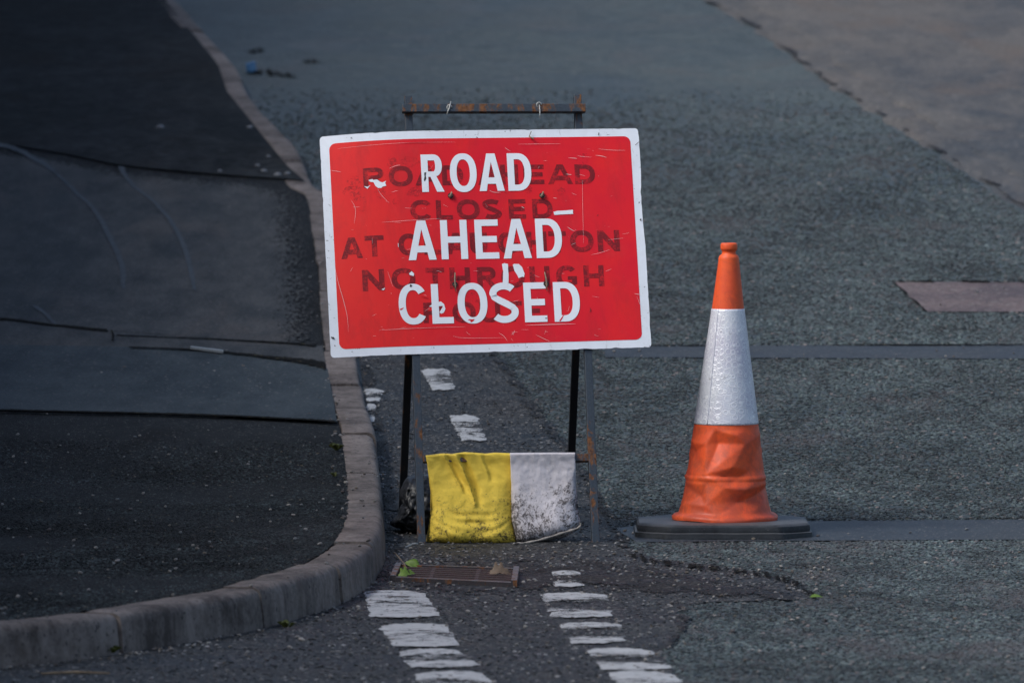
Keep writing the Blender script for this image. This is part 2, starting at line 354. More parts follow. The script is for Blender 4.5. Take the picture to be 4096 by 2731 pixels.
# roadside line of the kerb, on the road surface (x, y)
kpx = [(0, 2675), (340, 2641), (680, 2587), (1020, 2526), (1320, 2437), (1430, 2380), (1507, 2312), (1543, 2222), (1541, 2090), (1511, 1880), (1462, 1640), (1440, 1480), (1418, 1340), (1398, 1150), (1370, 950), (1330, 800)]
kw = [gp(*p) for p in kpx]
kw = [Vector((p.x, p.y)) for p in kw]
s0 = (kw[0]-kw[1]).normalized()
pre = [kw[0]+s0*d + Vector((-.012*d*d, 0)) for d in (5.0, 2.5, 1.2)]
post = []
for p in [(1262, 704), (1193, 588), (1092, 488), (1009, 383), (952, 268), (866, 163), (724, 19)]:
    q = gp(*p, off=.09); post.append(Vector((q.x, q.y)))
dl = (post[-1]-post[-3]).normalized()
post += [post[-1]+dl*8, post[-1]+dl*30]
kline = interp(pre+kw+post, 6)
# resample evenly
def resample(pts, step):
    out = [pts[0].copy()]; acc = 0
    for a, b in zip(pts, pts[1:]):
        L = (b-a).length
        if L < 1e-9: continue
        t = step-acc
        while t <= L: out.append(a+(b-a)*(t/L)); t += step
        acc = L-(t-step)
    return out
kl = resample(kline, .061)
# smooth
for _ in range(6): kl = [kl[0]]+[(kl[i-1]+kl[i]*2+kl[i+1])/4 for i in range(1, len(kl)-1)]+[kl[-1]]
KW = .128
def knorm(i):
    d = (kl[min(i+1, len(kl)-1)]-kl[max(i-1, 0)]).normalized(); return Vector((-d.y, d.x))   # towards the footway (left of travel)
def kerb_mesh():
    mb = MB(); per = 15; i = 4
    prof = [(0.0, -.05), (0.004, .35), (.008, .74), (.013, .88), (.022, .96), (.036, 1.0), (.09, 1.0), (KW-.004, .995), (KW, .96), (KW, -.3)]
    while i+per < len(kl):
        jit = random.uniform(-.006, .006); jz = random.uniform(-.005, .005)
        V = []; n = 0; seg = list(range(i, i+per+1))
        for a, k in enumerate(seg):
            p = kl[k]; nr = knorm(k); d = Vector((nr.y, -nr.x))
            e = 0
            if a == 0: p = p+d*.007
            if a == len(seg)-1: p = p-d*.007
            endc = .003 if a in (0, len(seg)-1) else 0
            zg = G(p.y); h = KH(p.y)
            for (o, z) in prof:
                rough = mn.noise(Vector((p.x*9, p.y*9, z*3)))*.0035
                q = p+nr*(o+jit+rough+(endc if o < .03 else 0)); V.append((q.x, q.y, zg+h*z+(jz+rough*.9 if z > .5 else 0)-(endc if z > .9 else 0)))
        m_ = len(prof); Fc = []
        for a in range(len(seg)-1):
            for b in range(m_-1): Fc.append((a*m_+b, a*m_+b+1, (a+1)*m_+b+1, (a+1)*m_+b))
        Fc.append(tuple(range(m_))); Fc.append(tuple((len(seg)-1)*m_+b for b in range(m_))[::-1])
        mb.add(V, Fc); i += per
    return mb
km = kerb_mesh(); ko = km.build('kerb', M['kerb'], smooth=False); tag(ko, kind='structure')
for p in ko.data.polygons: p.use_smooth = True
ko.data.set_sharp_from_angle(angle=R(50))

# mortar / dark joint filling below the kerb and between stones
mb = MB(); V = []; Fc = []
for k in range(4, len(kl)):
    nr = knorm(k); p = kl[k]; zg = G(p.y); h = KH(p.y)
    for (o, z) in ((.022, -.05), (.024, h*.80), (.045, h-.022), (KW-.02, h-.022)): q = p+nr*o; V.append((q.x, q.y, zg+z))
n = len(V)//4
for a in range(n-1):
    for b in range(3): Fc.append((a*4+b, a*4+b+1, a*4+b+5, a*4+b+4))
tag(mk('kerb_mortar', V, Fc, M['crack'], smooth=True), kind='structure')

# footway: from the back of the kerb to the left
V = []; Fc = []; cols = [0, .05, .15, .3, .6, 1.0, 1.6, 2.4, 3.5, 6, 14]
idx = list(range(4, len(kl), 3))
# rows are taken along y so that the sheet stays regular
kb = [kl[k]+knorm(k)*(KW-.002) for k in range(4, len(kl))]
for p in kb[::2]:
    for c in cols:
        x = p.x-c; y = p.y
        V.append((x, y, G(y)+KH(y)-.004+.004*mn.noise(Vector((x*1.3, y*1.3, 0)))*min(1, c*4)))
m_ = len(cols)
for a in range(len(V)//m_-1):
    for b in range(m_-1): Fc.append((a*m_+b, a*m_+b+1, (a+1)*m_+b+1, (a+1)*m_+b))
tag(mk('pavement', V, Fc, M['pave'], smooth=True), kind='structure')

def lerp_poly(pts, t):
    """x-monotone polyline: y at x"""
    for (x0, y0), (x1, y1) in zip(pts, pts[1:]):
        if x0 <= t <= x1: return y0+(y1-y0)*(t-x0)/(x1-x0)
    return pts[0][1] if t < pts[0][0] else pts[-1][1]
def zone_x(name, top, bot, x0, x1, mat, off, kerb, nx=24, ny=8, kind='structure', xr=None):
    """surface between two outlines given as functions of px x; optional right edge as function of py"""
    V = []; Fc = []
    for j in range(ny+1):
        for i in range(nx+1):
            x = x0+(x1-x0)*i/nx; yt = lerp_poly(top, x); yb = lerp_poly(bot, x); y = yt+(yb-yt)*j/ny
            if xr: 
                xx = x0+(xr(y)-x0)*i/nx; yt = lerp_poly(top, xx); yb = lerp_poly(bot, xx); y = yt+(yb-yt)*j/ny; x = xx
            V.append(gp(x, y, off, kerb))
    for j in range(ny):
        for i in range(nx): a = j*(nx+1)+i; Fc.append((a, a+1, a+nx+2, a+nx+1))
    return tag(mk(name, V, Fc, mat, smooth=True), kind=kind)
kl_in = [(2.0, 1)]
def kerb_left(py):      # px x of the back edge of the kerb for a px row
    t = [(-60, 640), (10, 668), (120, 755), (206, 822), (268, 874), (378, 908), (459, 975), (564, 1060), (670, 1150), (735, 1232), (900, 1250), (1045, 1268), (1200, 1280), (1393, 1294), (1515, 1318), (1672, 1346), (1811, 1372), (1900, 1374)]
    for (y0, x0), (y1, x1) in zip(t, t[1:]):
        if y0 <= py <= y1: return x0+(x1-x0)*(py-y0)/(y1-y0)
    return t[-1][1]
bt = [(-900, 1372), (0, 1377), (478, 1385), (797, 1397), (1116, 1429), (1307, 1466), (1400, 1480)]
bb = [(-900, 1615), (0, 1636), (797, 1656), (1347, 1684), (1500, 1690)]
ct = [(-900, 1240), (0, 1273), (207, 1297), (446, 1321), (700, 1340), (1276, 1381), (1400, 1388)]
st = [(-900, 470), (0, 572), (240, 610), (478, 660), (800, 690), (1243, 722), (1400, 730)]
tp = [(-900, -60), (1400, -60)]
zone_x('smooth_footway', bt, bb, -900, 1330, M['band'], .0045, True, xr=lambda y: kerb_left(y))
zone_x('footway_strip', ct, bt, -900, 1300, M['slab'], .004, True, xr=lambda y: kerb_left(y)-2)
zc = zone_x('crossing_surface', st, ct, -900, 1280, soften(M['slab']), .0052, True, xr=lambda y: kerb_left(y)-2, ny=24)
a = zc.data.attributes.new('cover', 'FLOAT', 'POINT'); a.data.foreach_set('value', [min(1, (j/24)*9)*min(1, .18+(24-i)/24*7) for j in range(25) for i in range(25)])
zone_x('far_footway', tp, st, -900, 1280, M['pavefar'], .004, True, xr=lambda y: kerb_left(max(y, -55))-2, ny=30)

def soft_strip(name, pts, mat, off, kerb=False, horiz=True, n=8, core=1.15, kind='structure'):
    P = interp([Vector(p) for p in pts], n); V = []; Fc = []; W = []; K = (-1.5, -.8, 0, .8, 1.5)
    for i, p in enumerate(P):
        end = 0.0 if i in (0, len(P)-1) else 1.0
        for k in K:
            w = p.z/2*(k+.5*mn.noise(Vector((i*.6, 3.1, 0))))
            V.append(gp(p.x+w, p.y, off, kerb) if horiz else gp(p.x, p.y+w, off, kerb)); W.append(end*{1.5: -.05, .8: .55, 0: core}[abs(k)]*(1 if core > 1 else .75+.9*mn.noise(Vector((i*.45, 8, k*.3)))))
    m_ = len(K)
    for i in range(len(P)-1):
        for b in range(m_-1): Fc.append((i*m_+b, i*m_+b+1, (i+1)*m_+b+1, (i+1)*m_+b))
    o = mk(name, V, Fc, soften(mat), smooth=True); a = o.data.attributes.new('cover', 'FLOAT', 'POINT'); a.data.foreach_set('value', W)
    return tag(o, kind=kind)
def soft_zone(name, top, bot, x0, x1, mat, off, nx=60, ny=14):
    V = []; Fc = []; W = []
    for j in range(ny+1):
        for i in range(nx+1):
            x = x0+(x1-x0)*i/nx; yt = lerp_poly(top, x); yb = lerp_poly(bot, x); V.append(gp(x, yt+(yb-yt)*j/ny, off))
            e = min(i, nx-i)/(nx*.10), min(j, ny-j)/(ny*.5); W.append(min(1, e[0], e[1]**.8)*.95-.08+.45*mn.noise(Vector((i*.22, j*.45, 2))))
    for j in range(ny):
        for i in range(nx): a = j*(nx+1)+i; Fc.append((a, a+1, a+nx+2, a+nx+1))
    o = mk(name, V, Fc, soften(mat), smooth=True); a = o.data.attributes.new('cover', 'FLOAT', 'POINT'); a.data.foreach_set('value', W)
    return tag(o, kind='structure')
def strip(name, pts, mat, off, kerb=False, horiz=True, n=8, rag=0.0, kind='structure'):
    """thin band on the ground; pts = (px, py, width px); width measured across x (horiz) or y"""
    P = interp([Vector(p) for p in pts], n); V = []; Fc = []
    for i, p in enumerate(P):
        w = p.z/2; r1 = rag*p.z*mn.noise(Vector((i*.7, 3.1, 0))); r2 = rag*p.z*mn.noise(Vector((i*.7, 9.7, 0)))
        if horiz: a = (p.x-w+r1, p.y); b = (p.x+w+r2, p.y)
        else: a = (p.x, p.y-w+r1); b = (p.x, p.y+w+r2)
        V += [gp(*a, off, kerb), gp(*b, off, kerb)]
    for i in range(len(P)-1): Fc.append((2*i, 2*i+1, 2*i+3, 2*i+2))
    return tag(mk(name, V, Fc, mat, smooth=True), kind=kind)
soft_strip('crack', [(-500, 1250, 9), (0, 1273, 9), (207, 1297, 8), (440, 1320, 12)], M['crack'], .008, True, False)
soft_strip('crack', [(446, 1318, 12), (452, 1340, 9), (450, 1362, 8)], M['crack'], .010, True, True)
soft_strip('crack', [(450, 1338, 4), (800, 1352, 4), (1120, 1368, 7), (1272, 1381, 9)], M['crack'], .008, True, False)
soft_strip('crack', [(500, 1386, 5), (797, 1397, 7), (950, 1412, 8), (1116, 1430, 14), (1250, 1448, 26), (1305, 1462, 30)], M['crack'], .010, True, False)
soft_strip('crack', [(-500, 1626, 6), (0, 1637, 6), (400, 1646, 6), (797, 1656, 7), (1200, 1674, 7), (1345, 1684, 8)], M['crack'], .009, True, False)
soft_strip('tar_seam', [(225, 690, 22), (300, 765, 24), (375, 835, 24), (425, 920, 26), (465, 1000, 26), (490, 1070, 26), (492, 1155, 20)], M['tar'], .0075, True, core=1.7)
soft_strip('tar_seam', [(480, 662, 26), (530, 740, 22), (620, 810, 22), (700, 910, 22), (745, 1010, 24), (765, 1090, 22), (778, 1160, 16)], M['tar'], .0075, True, core=1.7)
soft_strip('tar_seam', [(-400, 545, 16), (0, 580, 18), (150, 640, 26), (225, 690, 22)], M['tar'], .0078, True, False, core=1.7)
soft_strip('tar_seam', [(140, 1220, 24), (190, 1262, 22), (225, 1300, 20)], M['tar'], .0076, True, core=1.7)
# road areas: kerbside strip of older surface left of the ragged seam
seam = [(1965, 1400), (1985, 1426), (2043, 1495), (2106, 1598), (2192, 1701), (2261, 1782), (2341, 1897), (2410, 2029), (2468, 2115), (2510, 2190), (2612, 2236), (2960, 2278), (3187, 2330), (3262, 2392), (3100, 2404), (2960, 2410), (2790, 2412), (2700, 2440), (2745, 2490), (2680, 2560), (2640, 2620), (2700, 2731)]
far_seam = [(1700, 800), (1800, 1000), (1900, 1250), (1965, 1400)]
sw = [gp(*p) for p in far_seam[:-1]+seam]
near = gp(2700, 2731); sw += [Vector((near.x+.1, -9, 0)), Vector((near.x+.2, -15, 0))]
poly = [(p.x, p.y) for p in sw]
kpoly = [(p.x+.0, p.y) for p in kl if p.y < sw[0].y and p.y > -15]     # from near to far
# fill: sample rows in y for simple ribs (seam made y-monotone apart from the bulge, which is its own patch)
main = [p for i, p in enumerate(sw)]
def x_at(lst, y):
    best = None
    for a, b in zip(lst, lst[1:]):
        if (a[1]-y)*(b[1]-y) <= 0 and abs(a[1]-b[1]) > 1e-9:
            x = a[0]+(b[0]-a[0])*(y-a[1])/(b[1]-a[1]); best = x if best is None else max(best, x)
    return best
V = []; Fc = []; rows = 0; y = -14.9; prevx = 0; NX = 20
ytop = sw[0].y-.02
while y < ytop:
    xr_ = x_at(poly, y); xl = x_at(kpoly, y)
    if xl is None: xl = kpoly[0][0]
    if xr_ is None: xr_ = prevx
    prevx = xr_
    xr_ += .03*mn.noise(Vector((y*9, 1, 0)))+.015*mn.noise(Vector((y*31, 4, 0)))
    for i in range(NX+1): x = xl+.004+(xr_-xl)*i/NX; V.append((x, y, G(y)+.004+.002*mn.noise(Vector((x*6, y*6, 3)))))
    rows += 1; y += .03 if y > -7 else .5
for j in range(rows-1):
    for i in range(NX): a = j*(NX+1)+i; Fc.append((a, a+1, a+NX+2, a+NX+1))
tag(mk('old_road_surface', V, Fc, M['strip'], smooth=True), kind='structure')
soft_strip('road_seam_or_shadow', [(1965, 1400, 40), (1985, 1426, 45), (2043, 1495, 50), (2106, 1598, 60), (2192, 1701, 60), (2261, 1782, 62), (2341, 1897, 60), (2410, 2029, 50), (2462, 2110, 46), (2505, 2190, 60)], M['mud'], .0085, core=.80)
soft_strip('road_seam_or_shadow', [(2505, 2205, 22), (2612, 2238, 22), (2800, 2262, 18), (2960, 2280, 20), (3100, 2302, 22), (3187, 2332, 26), (3262, 2385, 26)], M['crack'], .0095, horiz=False, core=.68, n=14)
soft_strip('road_seam_or_shadow', [(2700, 2400, 30), (2740, 2450, 44), (2720, 2520, 40), (2650, 2600, 30)], M['mud'], .009, core=.85)
soft_zone('mud_patch', [(1540, 2225), (1800, 2215), (2300, 2212), (2520, 2225), (2900, 2300), (3240, 2372)], [(1540, 2375), (2100, 2388), (2520, 2390), (2900, 2400), (3240, 2410)], 1540, 3240, M['mud'], .0075)
soft_strip('gutter_silt', [(1455, 1440, 50), (1478, 1560, 60), (1505, 1700, 60), (1530, 1850, 66), (1560, 1980, 60), (1575, 2100, 70), (1580, 2200, 80)], M['mud'], .0076, core=.85)
zone_x('road_reinstatement', [(2420, 1382), (5200, 1376)], [(2420, 1428), (5200, 1438)], 2420, 5200, M['reinst'], .0045, False, 10, 2)
zone_x('road_reinstatement', [(2455, 2110), (2700, 2086), (5200, 2068)], [(2455, 2112), (2530, 2166), (3260, 2160), (5200, 2150)], 2455, 5200, M['reinst'], .0045, False, 30, 2)
zone_x('road_patch', [(3575, 1126), (5200, 1128)], [(3575, 1127), (3700, 1245), (5200, 1250)], 3575, 5200, M['pink'], .005, False, 24, 4)
soft_strip('road_seam_or_shadow', [(2420, 1380, 6), (3200, 1378, 5), (5200, 1374, 6)], M['crack'], .008, horiz=False, core=.85)
soft_strip('road_seam_or_shadow', [(2500, 2092, 5), (2900, 2078, 5), (3600, 2072, 5), (5200, 2066, 5)], M['crack'], .008, horiz=False, core=.85)
soft_strip('road_seam_or_shadow', [(3560, 1122, 8), (3800, 1123, 8), (4300, 1125, 6), (5200, 1125, 6)], M['crack'], .009, horiz=False, core=.85)
soft_strip('road_seam_or_shadow', [(3570, 1124, 12), (3640, 1185, 14), (3710, 1248, 10)], M['crack'], .0092, core=.85)
# pothole near the far kerb
soft_strip('road_seam_or_shadow', [(985, 290, 8), (1060, 287, 26), (1130, 296, 20), (1190, 305, 8)], M['crack'], .008, horiz=False, core=.85)
soft_strip('road_seam_or_shadow', [(990, 205, 10), (1030, 200, 22), (1060, 198, 8)], M['crack'], .008, horiz=False, core=.85)
soft_strip('road_seam_or_shadow', [(1210, 246, 8), (1245, 243, 20), (1280, 246, 8)], M['crack'], .008, horiz=False, core=.85)

# opposite side: pale forecourt above a crumbling edge
edge = [(2800, -60), (2870, 0), (2985, 55), (3150, 165), (3330, 300), (3480, 400), (3700, 535), (3900, 660), (4096, 790), (4700, 1180), (5200, 1500)]
E = [gp(x, y, .03) for x, y in edge]
dl = (E[0]-E[1]).normalized(); E = [E[0]+Vector((dl.x*60, dl.y*60, 0)), E[0]+Vector((dl.x*20, dl.y*20, 0))]+E
E = resample([Vector((p.x, p.y)) for p in E], .12)
V = []; V2 = []; Fc = []; F2 = []
for i, p in enumerate(E):
    j = .05*mn.noise(Vector((i*.35, 0, 0)))+.03*mn.noise(Vector((i*1.3, 5, 0)))
    for c in (0, .02, .3, 1, 3, 8, 20):
        V.append((p.x+j+c+.10, p.y+c*.2, G(p.y+c*.2)+(.028 if c == 0 else .045)+.012*mn.noise(Vector((p.x+c, p.y*1.5, 0)))*(c > 0)))
    for q, (c, h) in enumerate(((-.05, .001), (-.02, .012), (.02, .030), (.06, .036), (.12, .046))):
        jj = .03*mn.noise(Vector((i*.3, q*.4, 7))); V2.append((p.x+j+c+jj, p.y, G(p.y)+h*(.8+.4*mn.noise(Vector((i*.22, q*.3, 3))))))
for a in range(len(E)-1):
    for b in range(6): Fc.append((a*7+b, (a+1)*7+b, (a+1)*7+b+1, a*7+b+1))
    for b in range(4): F2.append((a*5+b, (a+1)*5+b, (a+1)*5+b+1, a*5+b+1))
tag(mk('forecourt', V, Fc, M['far'], smooth=True), kind='structure')
tag(mk('forecourt_edge', V2, F2, M['far'], smooth=True), kind='structure')

soft_strip('road_seam_or_shadow', [(x-30, y, 60) for x, y in edge], M['mud'], .0095, core=.95)  # shadow line with dirt, painted along the foot of the forecourt edge
# ------------------------------------------------------------------ worn give-way dashes
def dash(quad, wear, edge_keep=.0, arch=0.0, name='road_marking'):
    """quad px: far-left, far-right, near-right, near-left; wear 0..1 in the middle"""
    a, b, c, d = [gp(*q) for q in quad]; nx, ny = 26, 30; V = []; Fc = []; W = []
    for j in range(ny+1):
        for i in range(nx+1):
            u = i/nx; v = j/ny
            p = a.lerp(b, u).lerp(d.lerp(c, u), v)
            if j in (0, ny): p.y += (1 if j == 0 else -1)*arch*(1-(2*u-1)**2)
            jit = .006*mn.noise(Vector((p.x*50, p.y*20, 2)))
            if i in (0, nx): p.x += jit*2
            if j in (0, ny): p.y += jit*5
            V.append((p.x, p.y, G(p.y)+.0092-.003*(2*u-1)**4)); 
            m = math.exp(-((v-.5)/.30)**2) if edge_keep else 1
            W.append(wear*m*(.85+.3*u))
    for j in range(ny):
        for i in range(nx): k = j*(nx+1)+i; Fc.append((k, k+nx+1, k+nx+2, k+1))
    o = mk(name, V, Fc, M['paint']); at_ = o.data.attributes.new('wear', 'FLOAT', 'POINT'); at_.data.foreach_set('value', W)
    return tag(o, kind='structure')
D = [([(1458, 2374), (1700, 2380), (1762, 2470), (1482, 2474)], .30, 1, .06),
     ([(1517, 2512), (1785, 2508), (1842, 2588), (1570, 2590)], .35, 1, .06),
     ([(1590, 2616), (1830, 2608), (1925, 2668), (1640, 2674)], .62, 1, .06),
     ([(1655, 2706), (1930, 2700), (2010, 2775), (1720, 2778)], .45, 1, .06),
     ([(1760, 2810), (2040, 2806), (2120, 2880), (1830, 2884)], .4, 1, .06),
     ([(2198, 2296), (2330, 2297), (2335, 2350), (2215, 2352)], .9, 1, .05),
     ([(2164, 2384), (2428, 2388), (2450, 2470), (2205, 2475)], .95, 1, .06),
     ([(2232, 2506), (2490, 2506), (2500, 2570), (2290, 2580)], 1.1, 1, .06),
     ([(2340, 2608), (2610, 2612), (2695, 2680), (2410, 2684)], .75, 1, .06),
     ([(2425, 2700), (2690, 2704), (2780, 2780), (2520, 2784)], .35, 1, .06),
     ([(1686, 1486), (1796, 1487), (1822, 1562), (1728, 1566)], .55, 1, .02),
     ([(1795, 1670), (1908, 1672), (1945, 1766), (1845, 1768)], .6, 1, .02),
     ([(1458, 1565), (1538, 1568), (1520, 1610), (1462, 1612)], .60, 1, .02),
     ([(1466, 1625), (1505, 1628), (1500, 1690), (1470, 1690)], .66, 1, .02),
     ([(1498, 1822), (1560, 1826), (1545, 1960), (1512, 1960)], .72, 0, .02)]
for q, w, e, ar in D: dash(q, w, e, ar)

# ------------------------------------------------------------------ chippings: points with geometry-node stones
def inpoly(px, py, poly):
    inside = np.zeros(len(px), bool); n = len(poly); j = n-1
    for i in range(n):
        xi, yi = poly[i]; xj, yj = poly[j]
        if abs(yi-yj) > 1e-12:
            c = ((yi > py) != (yj > py)) & (px < (xj-xi)*(py-yi)/(yj-yi)+xi); inside ^= c
        j = i
    return inside
Gv = np.vectorize(G); KHv = np.vectorize(KH)
yl = np.array([p.y for p in kl]); 
strip_poly = [(p[0], p[1]) for p in poly]+[(kpoly[0][0], -15)]+[(p[0], p[1]) for p in kpoly]
pave_poly = [(p.x, p.y) for p in kb if -12 < p.y < 6]
pave_poly = pave_poly+[(-20, pave_poly[-1][1]), (-20, pave_poly[0][1])]
def pxpoly(pts): return [(gp(*p).x, gp(*p).y) for p in pts]
rein1 = pxpoly([(2420, 1382), (5200, 1376), (5200, 1438), (2420, 1428)])
rein2 = pxpoly([(2455, 2110), (2700, 2086), (5200, 2068), (5200, 2150), (3260, 2160), (2530, 2166)])
pinkp = pxpoly([(3575, 1126), (5200, 1128), (5200, 1250), (3700, 1245)])
kerbhull = [(p.x+.005, p.y) for p in kl if -13 < p.y < 12]
kerbhull = kerbhull+[(-20, kerbhull[-1][1]), (-20, kerbhull[0][1])]
def scatter(name, n, xr_, yr, keep, zf, r, mat, flat=.55, dens=None):
    x = rng.uniform(*xr_, n); y = rng.uniform(*yr, n)
    k = keep(x, y)
    k &= np.abs(x) < .0672*(y+25)*1.22+.15
    if dens is not None: k &= rng.uniform(0, 1, n) < dens(x, y)
    x = x[k]; y = y[k]; z = zf(x, y)
    me = bpy.data.meshes.new(name); me.vertices.add(len(x)); me.vertices.foreach_set('co', np.stack([x, y, z], 1).astype(np.float32).ravel())
    s = (rng.uniform(r[0], r[1], len(x)) if isinstance(r, tuple) else r(y)*rng.uniform(1, 1.55, len(x))).astype(np.float32)
    a = me.attributes.new('size', 'FLOAT', 'POINT'); a.data.foreach_set('value', s)
    me.materials.append(mat)
    o = bpy.data.objects.new(name, me); COL.objects.link(o)
    g = bpy.data.node_groups.new(name+'_nodes', 'GeometryNodeTree')
    g.interface.new_socket('Geometry', in_out='INPUT', socket_type='NodeSocketGeometry'); g.interface.new_socket('Geometry', in_out='OUTPUT', socket_type='NodeSocketGeometry')
    N = g.nodes; L = g.links; gi = N.new('NodeGroupInput'); go = N.new('NodeGroupOutput')
    ico = N.new('GeometryNodeMeshIcoSphere'); ico.inputs['Subdivisions'].default_value = 2; ico.inputs['Radius'].default_value = 1
    sp = N.new('GeometryNodeSetPosition'); L.new(ico.outputs[0], sp.inputs[0])
    nz = N.new('ShaderNodeTexNoise'); nz.inputs['Scale'].default_value = .9; 
    vs = N.new('ShaderNodeVectorMath'); vs.operation = 'SUBTRACT'; L.new(nz.outputs['Color'], vs.inputs[0]); vs.inputs[1].default_value = (.5, .5, .5)
    vm = N.new('ShaderNodeVectorMath'); vm.operation = 'SCALE'; L.new(vs.outputs[0], vm.inputs[0]); vm.inputs['Scale'].default_value = 1.1; L.new(vm.outputs[0], sp.inputs['Offset'])
    sm = N.new('GeometryNodeSetMaterial'); L.new(sp.outputs[0], sm.inputs[0]); sm.inputs['Material'].default_value = mat
    ip = N.new('GeometryNodeInstanceOnPoints'); L.new(gi.outputs[0], ip.inputs['Points']); L.new(sm.outputs[0], ip.inputs['Instance'])
    rv = N.new('FunctionNodeRandomValue'); rv.data_type = 'FLOAT_VECTOR'; rv.inputs[0].default_value = (-.35, -.35, 0); rv.inputs[1].default_value = (.35, .35, 6.28); L.new(rv.outputs[0], ip.inputs['Rotation'])
    na = N.new('GeometryNodeInputNamedAttribute'); na.data_type = 'FLOAT'; na.inputs[0].default_value = 'size'
    rs = N.new('FunctionNodeRandomValue'); rs.data_type = 'FLOAT_VECTOR'; rs.inputs[0].default_value = (.75, .75, flat*.8); rs.inputs[1].default_value = (1.25, 1.25, flat*1.2)
    rs.inputs['Seed'].default_value = 3
    mu = N.new('ShaderNodeVectorMath'); mu.operation = 'SCALE'; L.new(rs.outputs[0], mu.inputs[0]); L.new(na.outputs[0], mu.inputs['Scale']); L.new(mu.outputs[0], ip.inputs['Scale'])
    L.new(ip.outputs[0], go.inputs[0])
    md = o.modifiers.new('stones', 'NODES'); md.node_group = g
    print(name, len(x)); return tag(o, kind='stuff')
main_road = [(p.x+.005, p.y) for p in kl if -12 < p.y < 32]; main_road += [(p.x-.07, p.y) for p in E if p.y < 32]+[(9, -12)]
road_keep = lambda x, y: ~inpoly(x, y, strip_poly) & ~inpoly(x, y, rein1) & ~inpoly(x, y, rein2) & ~inpoly(x, y, pinkp)
o = scatter('road_chippings', 780000, (-1.8, 3.9), (-7, 17), lambda x, y: road_keep(x, y) & inpoly(x, y, main_road), lambda x, y: Gv(y)+.0006, lambda y: np.clip(.0050+(y-3)*.00015, .0050, .0065), M['chip'], .55, dens=lambda x, y: np.clip(1-(y-1)/14, 0, 1)*.8)
tag(o, 'coarse grey green stone chippings covering the carriageway', 'chippings')
o = scatter('worn_chippings', 90000, (-1.9, 2.4), (-7, 6), lambda x, y: inpoly(x, y, strip_poly), lambda x, y: Gv(y)+.0035+.002*rng.uniform(-1, 1, len(x)), (.003, .0065), M['chip2'], .45, dens=lambda x, y: np.clip(.8-(y)/10, .2, 1))
tag(o, 'small worn stones set in the dark kerbside strip of road', 'chippings')
o = scatter('footway_chippings', 150000, (-2.3, -.4), (-7, 1.6), lambda x, y: inpoly(x, y, pave_poly), lambda x, y: Gv(y)+KHv(y)-.0045, (.0030, .0052), M['chip3'], .5, dens=lambda x, y: np.clip(1-(y)/3, .3, 1))
tag(o, 'fine dark aggregate in the near footway asphalt', 'aggregate')
# loose grit: along the kerb, the seam and round the drain
def nearline(x, y, pts, w):
    d = np.full(len(x), 9.0)
    for (ax, ay), (bx, by) in zip(pts, pts[1:]):
        vx, vy = bx-ax, by-ay; L2 = vx*vx+vy*vy+1e-12; t = np.clip(((x-ax)*vx+(y-ay)*vy)/L2, 0, 1)
        d = np.minimum(d, np.hypot(x-ax-t*vx, y-ay-t*vy))
    return np.exp(-(d/w)**2)
kk = [(p.x, p.y) for p in kl[::4] if -9 < p.y < 12]
sk = [(p[0], p[1]) for p in poly]
mudc = gp(2050, 2290); 
o = scatter('grit', 80000, (-2, 2.4), (-7, 8), lambda x, y: ~inpoly(x, y, kerbhull), lambda x, y: Gv(y)+.008, (.0028, .0065), M['grit'], .6,
    dens=lambda x, y: .012+.022*inpoly(x, y, strip_poly)+.24*nearline(x, y, kk, .09)+.07*nearline(x, y, sk, .07)+.14*np.exp(-((y-mudc.y)/.8)**2)*(x < 1.0)*(x > -.5))
tag(o, 'loose pale grit scattered in the gutter and round the drain', 'grit')
o = scatter('grit', 9000, (-2.6, -.4), (-7, 9), lambda x, y: inpoly(x, y, kerbhull) , lambda x, y: Gv(y)+KHv(y)+.003, (.003, .0075), M['grit'], .6,
    dens=lambda x, y: .05*(y < 2)+.012*(y < 5)+.5*nearline(x, y, [(p.x, p.y) for p in kb[::4]], .035)*(y > -1)*(y < 8))
tag(o, 'loose pale grit scattered on the footway behind the kerb', 'grit')

# ------------------------------------------------------------------ sign on its stand
YAW = R(5); LEAN = R(17); O = Vector((-.011, -.31, 0.0))
XL = Vector((math.cos(YAW), math.sin(YAW), 0)); BK = Vector((-math.sin(YAW), math.cos(YAW), 0)); ZZ = Vector((0, 0, 1))
SV = BK*math.sin(LEAN)+ZZ*math.cos(LEAN); NV = -BK*math.cos(LEAN)+ZZ*math.sin(LEAN)
def fp(a, s, n=0): return O+XL*(a-s*.0092)+SV*s+NV*n
sign = tag(empty('road_sign', O), 'white bordered red ROAD AHEAD CLOSED board on a rusty steel A-frame stand beside the kerb', 'road sign')
SVt = (fp(0, 1)-fp(0, 0)).normalized()
H = .0127
def legbox(a0, a1, s0, s1, n, mat, name, hw=H):
    m = MB(); A = fp(a0, s0, n); B = fp(a1, s1, n); d = (B-A)
    m.box((A+B)/2, XL*hw, d/2, d.normalized().cross(XL).normalized()*hw, .002); return m.build(name, mat, sign)
legbox(-.284, -.280, -.005, 1.512, 0, M['steel'], 'leg'); legbox(.284, .280, -.005, 1.516, 0, M['steel'], 'leg')
def bar(a0, a1, s, n, mat, name, hs=H, hn=H, ds=0.0):
    m = MB(); A = fp(a0, s, n); B = fp(a1, s+ds, n); m.box((A+B)/2, (B-A)/2, SV*hs, NV*hn, .002); return m.build(name, mat, sign)
bar(-.303, .302, 1.462, .0275, M['steel'], 'top_bar', .0137, .0137)
bar(-.271, .271, .2855, 0, M['rusty'], 'cross_bar')
